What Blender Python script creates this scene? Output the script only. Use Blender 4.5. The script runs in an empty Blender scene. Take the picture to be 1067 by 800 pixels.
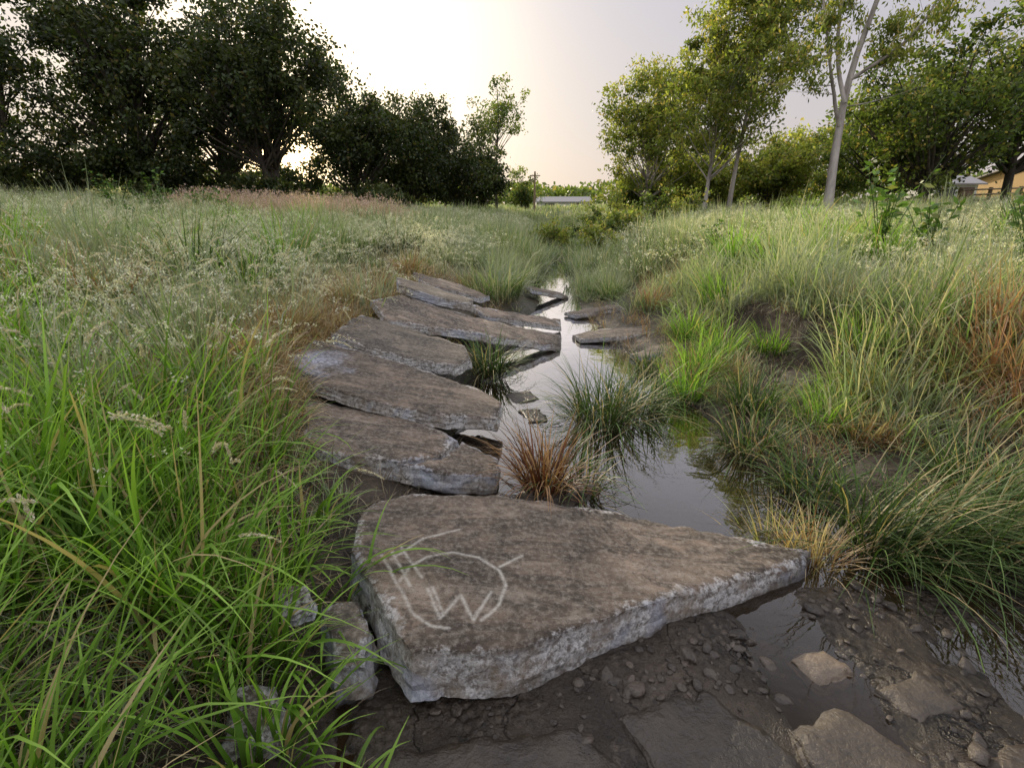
import bpy, math, random
import numpy as np
from mathutils import Vector
from mathutils.geometry import delaunay_2d_cdt

rng = np.random.default_rng(7)
scene = bpy.context.scene
COL = scene.collection
scene.view_settings.view_transform = 'Standard'
scene.view_settings.look = 'None'
scene.view_settings.exposure = 0

# ------------------------------------------------------------------ noise
def _h(ix, iy, s):
    v = np.sin(ix * 127.1 + iy * 311.7 + s * 74.7) * 43758.5453
    return v - np.floor(v)
def vnoise(x, y, s=0):
    x = np.asarray(x, float); y = np.asarray(y, float)
    ix = np.floor(x); iy = np.floor(y); fx = x - ix; fy = y - iy
    fx = fx * fx * (3 - 2 * fx); fy = fy * fy * (3 - 2 * fy)
    a = _h(ix, iy, s); b = _h(ix + 1, iy, s); c = _h(ix, iy + 1, s); d = _h(ix + 1, iy + 1, s)
    return (a * (1 - fx) + b * fx) * (1 - fy) + (c * (1 - fx) + d * fx) * fy
def fbm(x, y, s=0, o=4):
    t = 0; a = .5; f = 1.
    for i in range(o):
        t = t + a * (vnoise(x * f, y * f, s + i * 3.1) - .5); a *= .5; f *= 2.03
    return t
def sstep(a, b, x):
    t = np.clip((x - a) / (b - a), 0, 1); return t * t * (3 - 2 * t)

# ------------------------------------------------------------------ mesh helpers
def mesh_np(name, V, F, mats, attr=None, smooth=False, matidx=None):
    V = np.asarray(V, np.float32); F = np.asarray(F, np.int32)
    me = bpy.data.meshes.new(name)
    me.vertices.add(len(V)); me.vertices.foreach_set("co", V.ravel())
    if len(F):
        k = F.shape[1]
        me.loops.add(F.size); me.loops.foreach_set("vertex_index", F.ravel())
        me.polygons.add(len(F)); me.polygons.foreach_set("loop_start", np.arange(0, F.size, k, dtype=np.int32))
        if smooth: me.polygons.foreach_set("use_smooth", np.ones(len(F), bool))
        else: me.polygons.foreach_set("use_smooth", np.zeros(len(F), bool))
    for m in mats: me.materials.append(m)
    if matidx is not None: me.polygons.foreach_set("material_index", np.asarray(matidx, np.int32))
    if attr is not None:
        a = me.attributes.new("col", 'FLOAT_COLOR', 'POINT')
        A = np.ones((len(V), 4), np.float32); A[:, :attr.shape[1]] = attr
        a.data.foreach_set("color", A.ravel())
    me.update(calc_edges=True)
    return me
def obj(name, me, label=None, cat=None, parent=None, kind=None, group=None, loc=None, rot=None, scl=None, link=True):
    o = bpy.data.objects.new(name, me)
    if label: o["label"] = label
    if cat: o["category"] = cat
    if kind: o["kind"] = kind
    if group: o["group"] = group
    if parent: o.parent = parent
    if loc is not None: o.location = loc
    if rot is not None: o.rotation_euler = rot
    if scl is not None: o.scale = scl
    if link: COL.objects.link(o)
    return o
class Acc:
    def __init__(s): s.V = []; s.F = []; s.C = []; s.n = 0
    def add(s, V, F, C):
        s.V.append(V); s.F.append(F + s.n); s.C.append(C); s.n += len(V)
    def get(s): return np.vstack(s.V), np.vstack(s.F), np.vstack(s.C)

# ------------------------------------------------------------------ materials
def newmat(name):
    m = bpy.data.materials.new(name); m.use_nodes = True
    nt = m.node_tree; nt.nodes.clear()
    out = nt.nodes.new('ShaderNodeOutputMaterial')
    return m, nt, out
def N(nt, t, **k):
    n = nt.nodes.new(t)
    for a, b in k.items(): setattr(n, a, b)
    return n
def noise(nt, scale, detail=5, rough=.6, vec=None, dist=0):
    n = N(nt, 'ShaderNodeTexNoise'); n.inputs['Scale'].default_value = scale
    n.inputs['Detail'].default_value = detail; n.inputs['Roughness'].default_value = rough
    n.inputs['Distortion'].default_value = dist
    if vec: nt.links.new(vec, n.inputs['Vector'])
    return n.outputs['Fac']
def ramp(nt, fac, stops):
    r = N(nt, 'ShaderNodeValToRGB'); nt.links.new(fac, r.inputs[0])
    e = r.color_ramp.elements
    while len(e) < len(stops): e.new(.5)
    for i, (p, c) in enumerate(stops):
        e[i].position = p
        e[i].color = (c, c, c, 1) if not hasattr(c, '__len__') else (*c, 1)
    return r.outputs[0]
def mixc(nt, fac, a, b, mode='MIX'):
    m = N(nt, 'ShaderNodeMix', data_type='RGBA', blend_type=mode)
    for s, v in ((m.inputs[0], fac), (m.inputs[6], a), (m.inputs[7], b)):
        if isinstance(v, bpy.types.NodeSocket): nt.links.new(v, s)
        elif hasattr(v, '__len__'): s.default_value = (*v, 1)
        else: s.default_value = v if s == m.inputs[0] else (v, v, v, 1)
    return m.outputs[2]
def math_(nt, op, a, b=None, c=None, clamp=False):
    m = N(nt, 'ShaderNodeMath', operation=op, use_clamp=clamp)
    for i, v in enumerate((a, b, c)):
        if v is None: continue
        if isinstance(v, bpy.types.NodeSocket): nt.links.new(v, m.inputs[i])
        else: m.inputs[i].default_value = v
    return m.outputs[0]
def bump(nt, h, dist, strength=1, normal=None):
    b = N(nt, 'ShaderNodeBump'); b.inputs['Distance'].default_value = dist; b.inputs['Strength'].default_value = strength
    nt.links.new(h, b.inputs['Height'])
    if normal: nt.links.new(normal, b.inputs['Normal'])
    return b.outputs[0]
def bsdf(nt, out, col, rough=.8, normal=None, spec=.5):
    p = N(nt, 'ShaderNodeBsdfPrincipled')
    for s, v in (('Base Color', col), ('Roughness', rough)):
        if isinstance(v, bpy.types.NodeSocket): nt.links.new(v, p.inputs[s])
        elif hasattr(v, '__len__'): p.inputs[s].default_value = (*v, 1)
        else: p.inputs[s].default_value = v
    p.inputs['Specular IOR Level'].default_value = spec
    if normal: nt.links.new(normal, p.inputs['Normal'])
    if out: nt.links.new(p.outputs[0], out.inputs[0])
    return p
def pos(nt): return N(nt, 'ShaderNodeNewGeometry').outputs['Position']

def foliage(name, root, mid, tip, dry, dryamt=.1, trans=.4, patch=None, patchscale=.5, rough=.5):
    m, nt, out = newmat(name)
    a = N(nt, 'ShaderNodeAttribute', attribute_name='col')
    sep = N(nt, 'ShaderNodeSeparateColor'); nt.links.new(a.outputs['Color'], sep.inputs[0])
    r, g = sep.outputs[0], sep.outputs[1]
    c = ramp(nt, g, [(0, root), (.45, mid), (1, tip)])  # grass root colours are darkened to paint in shade between clumps
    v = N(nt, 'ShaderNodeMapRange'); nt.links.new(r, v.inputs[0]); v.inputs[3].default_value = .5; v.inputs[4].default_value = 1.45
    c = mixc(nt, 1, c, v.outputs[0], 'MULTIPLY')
    oi = N(nt, 'ShaderNodeObjectInfo')
    rr = math_(nt, 'FRACT', math_(nt, 'ADD', math_(nt, 'MULTIPLY', r, 7.31), oi.outputs['Random']))
    d = math_(nt, 'GREATER_THAN', rr, 1 - dryamt)
    c = mixc(nt, d, c, dry)
    if patch:
        pn = ramp(nt, noise(nt, patchscale, 3, .6, pos(nt)), [(.42, 0.), (.62, .7)])
        c = mixc(nt, pn, c, patch)
    p = bsdf(nt, None, c, rough, spec=.35)
    t = N(nt, 'ShaderNodeBsdfTranslucent')
    c2 = mixc(nt, 1, c, (1.3, 1.35, .65), 'MULTIPLY'); nt.links.new(c2, t.inputs[0])
    ms = N(nt, 'ShaderNodeMixShader'); ms.inputs[0].default_value = trans
    nt.links.new(p.outputs[0], ms.inputs[1]); nt.links.new(t.outputs[0], ms.inputs[2])
    nt.links.new(ms.outputs[0], out.inputs[0])
    return m

M_lush = foliage('lush_grass', (.028, .040, .010), (.115, .235, .027), (.30, .47, .08), (.48, .38, .20), .09, .47)  # extra dark root tone holds painted shade low in the clumps
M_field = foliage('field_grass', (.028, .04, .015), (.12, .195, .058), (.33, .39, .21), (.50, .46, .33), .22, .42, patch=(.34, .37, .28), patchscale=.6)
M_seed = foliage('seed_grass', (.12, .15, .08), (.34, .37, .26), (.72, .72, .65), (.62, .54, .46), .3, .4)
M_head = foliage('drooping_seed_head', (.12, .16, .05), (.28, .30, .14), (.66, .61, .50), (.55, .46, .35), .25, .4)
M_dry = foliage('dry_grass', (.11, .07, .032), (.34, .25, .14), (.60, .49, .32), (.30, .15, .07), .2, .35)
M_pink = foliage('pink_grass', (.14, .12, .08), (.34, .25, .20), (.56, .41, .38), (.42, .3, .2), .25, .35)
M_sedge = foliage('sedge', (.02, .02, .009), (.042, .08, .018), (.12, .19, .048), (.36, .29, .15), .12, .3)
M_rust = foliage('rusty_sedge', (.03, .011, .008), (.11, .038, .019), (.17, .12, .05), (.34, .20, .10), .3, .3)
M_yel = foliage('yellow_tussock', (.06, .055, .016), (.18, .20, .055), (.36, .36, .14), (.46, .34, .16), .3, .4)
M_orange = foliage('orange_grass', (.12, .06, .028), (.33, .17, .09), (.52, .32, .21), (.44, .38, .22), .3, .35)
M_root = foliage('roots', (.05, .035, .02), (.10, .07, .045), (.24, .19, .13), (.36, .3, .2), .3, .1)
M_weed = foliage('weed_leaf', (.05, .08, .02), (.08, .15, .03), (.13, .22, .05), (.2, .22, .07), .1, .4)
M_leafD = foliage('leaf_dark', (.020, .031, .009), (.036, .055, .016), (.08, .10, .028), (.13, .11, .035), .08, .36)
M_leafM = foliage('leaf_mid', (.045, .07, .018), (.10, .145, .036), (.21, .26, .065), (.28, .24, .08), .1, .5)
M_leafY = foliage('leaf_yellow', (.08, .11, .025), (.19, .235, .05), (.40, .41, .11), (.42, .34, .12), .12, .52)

def bark(name, c1, c2, sc=4):
    m, nt, out = newmat(name)
    mp = N(nt, 'ShaderNodeMapping'); mp.inputs['Scale'].default_value = (1, 1, .25); nt.links.new(pos(nt), mp.inputs[0])
    f = noise(nt, sc, 6, .65, mp.outputs[0])
    bsdf(nt, out, ramp(nt, f, [(.35, c1), (.65, c2)]), .85, bump(nt, f, .03)); return m
M_barkD = bark('bark_dark', (.03, .024, .018), (.10, .08, .06))
M_barkW = bark('bark_pale', (.15, .125, .11), (.52, .47, .43), 2.5)

def concrete(name, topc=(.112, .082, .060), topd=(.030, .022, .016), pale=(.52, .505, .49)):
    m, nt, out = newmat(name)
    P = pos(nt)
    a = N(nt, 'ShaderNodeAttribute', attribute_name='col')
    sep = N(nt, 'ShaderNodeSeparateColor'); nt.links.new(a.outputs['Color'], sep.inputs[0])
    rim, side, mark = sep.outputs[0], sep.outputs[1], sep.outputs[2]
    n1 = noise(nt, 1.9, 9, .64, P, 1.0); n2 = noise(nt, 42, 6, .72, P); n3 = noise(nt, 190, 3, .7, P)
    n4 = noise(nt, 8, 6, .7, P, .6)
    mps = N(nt, 'ShaderNodeMapping'); mps.inputs['Scale'].default_value = (1.3, 6.5, 1.3); mps.inputs['Rotation'].default_value = (0, 0, -.35); nt.links.new(P, mps.inputs[0])
    n5 = noise(nt, 1.7, 8, .70, mps.outputs[0], .7)
    top = ramp(nt, n1, [(.34, topd), (.48, topc), (.66, tuple(x * 2.0 for x in topc))])
    top = mixc(nt, ramp(nt, n5, [(.42, .85), (.53, 0.)]), top, tuple(x * 1.15 for x in topd))
    top = mixc(nt, ramp(nt, n5, [(.56, 0.), (.68, .55)]), top, (.30, .25, .20))
    top = mixc(nt, ramp(nt, n4, [(.38, .85), (.49, 0.)]), top, topd)
    top = mixc(nt, ramp(nt, n2, [(.46, 0.), (.76, .75)]), top, (.33, .29, .24))
    top = mixc(nt, ramp(nt, n3, [(.32, .8), (.45, 0.)]), top, (.028, .021, .016))
    vo = N(nt, 'ShaderNodeTexVoronoi'); vo.inputs['Scale'].default_value = 60; nt.links.new(P, vo.inputs['Vector'])
    pit = ramp(nt, vo.outputs['Distance'], [(.10, 1.), (.22, 0.)])
    pit = math_(nt, 'MULTIPLY', pit, ramp(nt, n4, [(.45, 0.), (.6, 1.)]))
    top = mixc(nt, math_(nt, 'MULTIPLY', pit, .6), top, (.03, .023, .018))
    mp = N(nt, 'ShaderNodeMapping'); mp.inputs['Scale'].default_value = (2.0, 34, 4); mp.inputs['Rotation'].default_value = (0, 0, .9)
    nt.links.new(P, mp.inputs[0])
    sc = ramp(nt, noise(nt, 1.5, 5, .65, mp.outputs[0], .6), [(.60, 0.), (.70, .7)])
    sc = math_(nt, 'MULTIPLY', sc, ramp(nt, noise(nt, 1.9, 3, .5, P), [(.45, 0.), (.62, .7)]))
    top = mixc(nt, sc, top, (.36, .32, .27))
    oi = N(nt, 'ShaderNodeObjectInfo'); v = N(nt, 'ShaderNodeMapRange'); nt.links.new(oi.outputs['Random'], v.inputs[0]); v.inputs[3].default_value = .8; v.inputs[4].default_value = 1.25
    top = mixc(nt, 1, top, v.outputs[0], 'MULTIPLY')
    v2 = N(nt, 'ShaderNodeTexVoronoi'); v2.inputs['Scale'].default_value = 120; nt.links.new(P, v2.inputs['Vector'])
    agg = mixc(nt, ramp(nt, v2.outputs['Color'], [(.3, 0.), (.8, .65)]), pale, tuple(x * .38 for x in pale))
    agg = mixc(nt, ramp(nt, n2, [(.40, .85), (.52, 0.)]), agg, (.10, .082, .068))
    agg = mixc(nt, ramp(nt, noise(nt, 5, 7, .72, P), [(.48, 0.), (.64, .85)]), agg, (.18, .135, .092))
    agg = mixc(nt, ramp(nt, noise(nt, 2.6, 4, .6, P, 1.), [(.50, 0.), (.64, .45)]), agg, (.33, .38, .50))
    blue = math_(nt, 'MULTIPLY', a.outputs['Alpha'], ramp(nt, n2, [(.38, .15), (.56, .8)]))
    top = mixc(nt, blue, top, (.44, .47, .57))
    rf = math_(nt, 'ADD', rim, math_(nt, 'MULTIPLY', math_(nt, 'SUBTRACT', n2, .5), 1.8))
    rf = math_(nt, 'ADD', rf, math_(nt, 'MULTIPLY', math_(nt, 'SUBTRACT', noise(nt, 4.3, 4, .6, P), .55), 2.2))
    rf = ramp(nt, rf, [(.68, 0.), (.98, .8)])
    rf = math_(nt, 'MAXIMUM', rf, side)
    c = mixc(nt, rf, top, agg)
    mk = math_(nt, 'MULTIPLY', mark, ramp(nt, math_(nt, 'ADD', math_(nt, 'MULTIPLY', noise(nt, 11, 3, .6, P), .4), math_(nt, 'MULTIPLY', noise(nt, 80, 4, .7, P), .6)), [(.38, .15), (.54, .85)]))
    c = mixc(nt, mk, c, (.46, .43, .38))
    xyz = N(nt, 'ShaderNodeSeparateXYZ'); nt.links.new(P, xyz.inputs[0])
    zz = math_(nt, 'ADD', xyz.outputs[2], math_(nt, 'MULTIPLY', math_(nt, 'SUBTRACT', n1, .5), .14))
    damp = ramp(nt, zz, [(.0, .8), (.06, 0.)])
    c = mixc(nt, damp, c, (.036, .028, .021))
    hgt = math_(nt, 'ADD', math_(nt, 'MULTIPLY', n2, .6), math_(nt, 'MULTIPLY', n3, .5))
    hgt = math_(nt, 'SUBTRACT', hgt, math_(nt, 'MULTIPLY', pit, .4))
    b = bump(nt, hgt, .010, 1.)
    b = bump(nt, n4, .003, .6, b)
    rg = math_(nt, 'SUBTRACT', .76, math_(nt, 'MULTIPLY', damp, .5))
    bsdf(nt, out, c, rg, b, .4); return m
M_con = concrete('weathered_concrete')
M_con2 = concrete('weathered_concrete_grey', (.115, .092, .070), (.036, .029, .023), (.50, .49, .47))

def rockmat(name, c1, c2, rough=.45, sc=7):
    m, nt, out = newmat(name); P = pos(nt)
    n1 = noise(nt, sc, 8, .65, P, .3); n2 = noise(nt, 60, 4, .7, P)
    c = ramp(nt, n1, [(.34, c1), (.66, c2)])
    c = mixc(nt, ramp(nt, n2, [(.4, 0.), (.8, .5)]), c, tuple(x * 1.5 for x in c2))
    oi = N(nt, 'ShaderNodeObjectInfo')
    v = N(nt, 'ShaderNodeMapRange'); nt.links.new(oi.outputs['Random'], v.inputs[0]); v.inputs[3].default_value = .5; v.inputs[4].default_value = 1.3
    c = mixc(nt, 1, c, v.outputs[0], 'MULTIPLY')
    b = bump(nt, n2, .007, .9); b = bump(nt, n1, .025, .9, b)
    bsdf(nt, out, c, rough, b); return m
M_wet = rockmat('wet_bed_rock', (.012, .009, .007), (.058, .043, .030), .3)
M_tan = rockmat('tan_rock', (.042, .032, .023), (.13, .098, .068), .42)
M_peb = rockmat('pebble', (.016, .012, .009), (.075, .058, .044), .34, 12)

def groundmat():
    m, nt, out = newmat('ground'); P = pos(nt)
    xyz = N(nt, 'ShaderNodeSeparateXYZ'); nt.links.new(P, xyz.inputs[0])
    n1 = noise(nt, 2.6, 9, .68, P, .4); n2 = noise(nt, 30, 6, .7, P); n3 = noise(nt, 130, 3, .7, P)
    dirt = ramp(nt, n1, [(.3, (.026, .018, .012)), (.5, (.055, .039, .026)), (.7, (.11, .08, .055))])
    dirt = mixc(nt, ramp(nt, n2, [(.4, 0.), (.7, .5)]), dirt, (.025, .019, .013))
    far = mixc(nt, n1, (.07, .09, .03), (.16, .18, .08))
    dist = ramp(nt, math_(nt, 'DIVIDE', xyz.outputs[1], 20.), [(.25, 0.), (.8, 1.)])
    c = mixc(nt, dist, dirt, far)
    zz = math_(nt, 'ADD', xyz.outputs[2], math_(nt, 'MULTIPLY', math_(nt, 'SUBTRACT', n1, .5), .1))
    wet = math_(nt, 'SUBTRACT', 1, math_(nt, 'DIVIDE', zz, .14), clamp=True)
    c = mixc(nt, math_(nt, 'MULTIPLY', wet, .85), c, mixc(nt, ramp(nt, n1, [(.40, 0.), (.72, 1.)]), (.013, .010, .007), (.070, .051, .035)))
    gv = N(nt, 'ShaderNodeTexVoronoi'); gv.inputs['Scale'].default_value = 42; nt.links.new(P, gv.inputs['Vector'])
    gmask = math_(nt, 'MULTIPLY', ramp(nt, noise(nt, 3.3, 4, .6, P), [(.46, 0.), (.54, 1.)]), wet)
    gcol = ramp(nt, gv.outputs['Color'], [(.2, (.014, .011, .008)), (.8, (.10, .077, .057))])
    c = mixc(nt, math_(nt, 'MULTIPLY', gmask, ramp(nt, gv.outputs['Distance'], [(.35, .85), (.6, .1)])), c, gcol)
    vo = N(nt, 'ShaderNodeTexVoronoi', feature='DISTANCE_TO_EDGE'); vo.inputs['Scale'].default_value = 1.6
    wv = N(nt, 'ShaderNodeVectorMath', operation='ADD'); nt.links.new(P, wv.inputs[0])
    nn = N(nt, 'ShaderNodeTexNoise'); nn.inputs['Scale'].default_value = 2.8; nn.inputs['Detail'].default_value = 6; nt.links.new(P, nn.inputs['Vector'])
    sc = N(nt, 'ShaderNodeVectorMath', operation='SCALE'); nt.links.new(nn.outputs['Color'], sc.inputs[0]); sc.inputs['Scale'].default_value = .9
    nt.links.new(sc.outputs[0], wv.inputs[1]); nt.links.new(wv.outputs[0], vo.inputs['Vector'])
    crack = ramp(nt, vo.outputs['Distance'], [(.0, 0.), (.012, 1.)])
    ck = math_(nt, 'MULTIPLY', math_(nt, 'SUBTRACT', 1, crack), wet)
    c = mixc(nt, math_(nt, 'MULTIPLY', ck, .9), c, (.004, .003, .003))
    b = bump(nt, math_(nt, 'ADD', n2, math_(nt, 'MULTIPLY', n3, .5)), .016, 1.)
    b = bump(nt, n1, .09, 1., b)
    b = bump(nt, crack, .016, .8, b)
    gh = math_(nt, 'MULTIPLY', gmask, math_(nt, 'SUBTRACT', 1, gv.outputs['Distance']))
    b = bump(nt, gh, .014, .9, b)
    rg = math_(nt, 'SUBTRACT', .9, math_(nt, 'MULTIPLY', wet, .66))
    bsdf(nt, out, c, rg, b); return m
M_ground = groundmat()

def watermat():
    m, nt, out = newmat('water'); P = pos(nt)
    b = bump(nt, noise(nt, 6, 3, .5, P), .005, .35)
    g = N(nt, 'ShaderNodeBsdfGlossy'); g.inputs['Roughness'].default_value = .02; g.inputs['Color'].default_value = (.94, .94, .97, 1)
    nt.links.new(b, g.inputs['Normal'])
    t = N(nt, 'ShaderNodeBsdfTransparent'); t.inputs[0].default_value = (.68, .56, .42, 1)
    d = N(nt, 'ShaderNodeBsdfDiffuse'); d.inputs[0].default_value = (.055, .039, .023, 1)
    m1 = N(nt, 'ShaderNodeMixShader'); m1.inputs[0].default_value = .22
    nt.links.new(t.outputs[0], m1.inputs[1]); nt.links.new(d.outputs[0], m1.inputs[2])
    fr = N(nt, 'ShaderNodeFresnel'); fr.inputs[0].default_value = 1.4; nt.links.new(b, fr.inputs['Normal'])
    f = math_(nt, 'MULTIPLY', math_(nt, 'SUBTRACT', fr.outputs[0], .032), 4.4, clamp=True)
    m2 = N(nt, 'ShaderNodeMixShader'); nt.links.new(f, m2.inputs[0])
    nt.links.new(m1.outputs[0], m2.inputs[1]); nt.links.new(g.outputs[0], m2.inputs[2])
    nt.links.new(m2.outputs[0], out.inputs[0]); return m
M_water = watermat()

def plain(name, c, rough=.7, sc=20, amt=.25):
    m, nt, out = newmat(name); f = noise(nt, sc, 5, .6, pos(nt))
    bsdf(nt, out, mixc(nt, f, tuple(x * (1 - amt) for x in c), tuple(x * (1 + amt) for x in c)), rough); return m

# ------------------------------------------------------------------ terrain
YS = [-5, .5, 1.0, 1.5, 1.8, 2.1, 2.6, 3.3, 4.3, 5.2, 6.0, 7.5, 9.8, 12.9, 18, 30]
LS = [-.35, -.4, -.45, -.55, -.6, -.6, -.35, -.35, -.35, -.1, .1, .35, .55, .95, 1.2, 2]
RS = [2.0, 2.0, 2.0, 2.0, 1.9, 1.65, 1.5, 1.4, 1.2, 1.1, 1.0, .95, 1.1, 1.4, 1.5, 2.2]
def H(x, y):
    x = np.asarray(x, float); y = np.asarray(y, float)
    w = .2 * fbm(x * 2 + 5, y * 2, 11, 3)
    L = np.interp(y, YS, LS) + w; R = np.interp(y, YS, RS) + w * 1.5
    dl = L - x; dr = x - R
    zl = np.interp(dl, [0, .15, .5, 1, 1.3, 2, 4, 10, 25, 60], [-.02, .06, .17, .33, .45, .60, .75, 1.0, 1.9, 2.2])
    zr1 = np.interp(dr, [0, .3, .8, 1.25, 1.34, 2.2, 4, 10, 25, 60], [-.02, .04, .12, .24, .56, .66, .75, .95, 1.4, 1.6])
    zr2 = np.interp(dr, [0, .3, .8, 1.3, 2.2, 4, 10, 25, 60], [-.02, .05, .14, .32, .60, .75, .95, 1.4, 1.6])
    q = sstep(3.1, 3.6, y) * sstep(5.7, 5.1, y); zr = zr1 * q + zr2 * (1 - q)
    mid = np.clip(np.minimum(x - L, R - x) / .4, 0, 1)
    zi = -.02 - .13 * mid
    k = sstep(1.95, 1.5, y) * sstep(1.25, .75, x)
    k2 = sstep(2.05, 1.7, y) * (1 - k)
    zi = zi * (1 - k) + (.020 + fbm(x * 3.2, y * 3.2, 55, 4) * .05) * k
    zi = zi * (1 - k2) + k2 * (.002 + fbm(x * 3.0, y * 3.0, 77, 4) * .06 + .025 * sstep(1.25, .8, y))
    zi = zi + .35 * sstep(13, 20, y)
    z = np.where(dl > 0, zl, np.where(dr > 0, zr, zi))
    dd = np.clip(np.maximum(dl, dr), 0, 3)
    z = z + fbm(x * .8, y * .8, 2, 4) * .22 * np.clip(dd, 0, 1) + fbm(x * 5, y * 5, 4, 4) * (.02 + .05 * np.clip(dd * 2, 0, 1))
    f = sstep(22, 55, y)
    z = z * (1 - f) + (1.0 + .9 * sstep(-12, -25, x) + .3 * sstep(10, 25, x)) * f
    return z
def h1(x, y): return float(H(np.array([x]), np.array([y]))[0])

def axis(lo, a, b, hi, step, grow=1.09):
    c = list(np.arange(a, b, step)); s = step; v = c[-1]
    up = []
    while v < hi: s *= grow; v += s; up.append(v)
    s = step; v = a; dn = []
    while v > lo: s *= grow; v -= s; dn.append(v)
    return np.array(dn[::-1] + c + up)
gx = axis(-700, -3.2, 4.6, 700, .03); gy = axis(-40, .4, 6.5, 1200, .03)
X, Y = np.meshgrid(gx, gy); Z = H(X, Y)
nx, ny = len(gx), len(gy)
ii = np.arange(nx * ny).reshape(ny, nx)
F = np.stack([ii[:-1, :-1], ii[:-1, 1:], ii[1:, 1:], ii[1:, :-1]], -1).reshape(-1, 4)
g = obj('ground', mesh_np('ground', np.stack([X, Y, Z], -1).reshape(-1, 3), F, [M_ground], smooth=True), kind='structure',
        label='muddy creek banks and rising grassy meadow', cat='ground')
wx = np.linspace(-1.4, 3.4, 20); wy = np.linspace(-3, 15.5, 40)
X, Y = np.meshgrid(wx, wy); ii = np.arange(800).reshape(40, 20)
F = np.stack([ii[:-1, :-1], ii[:-1, 1:], ii[1:, 1:], ii[1:, :-1]], -1).reshape(-1, 4)
obj('water', mesh_np('water', np.stack([X, Y, X * 0], -1).reshape(-1, 3), F, [M_water], smooth=True), kind='structure',
    label='still shallow creek water reflecting the pale sky', cat='water')

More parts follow.
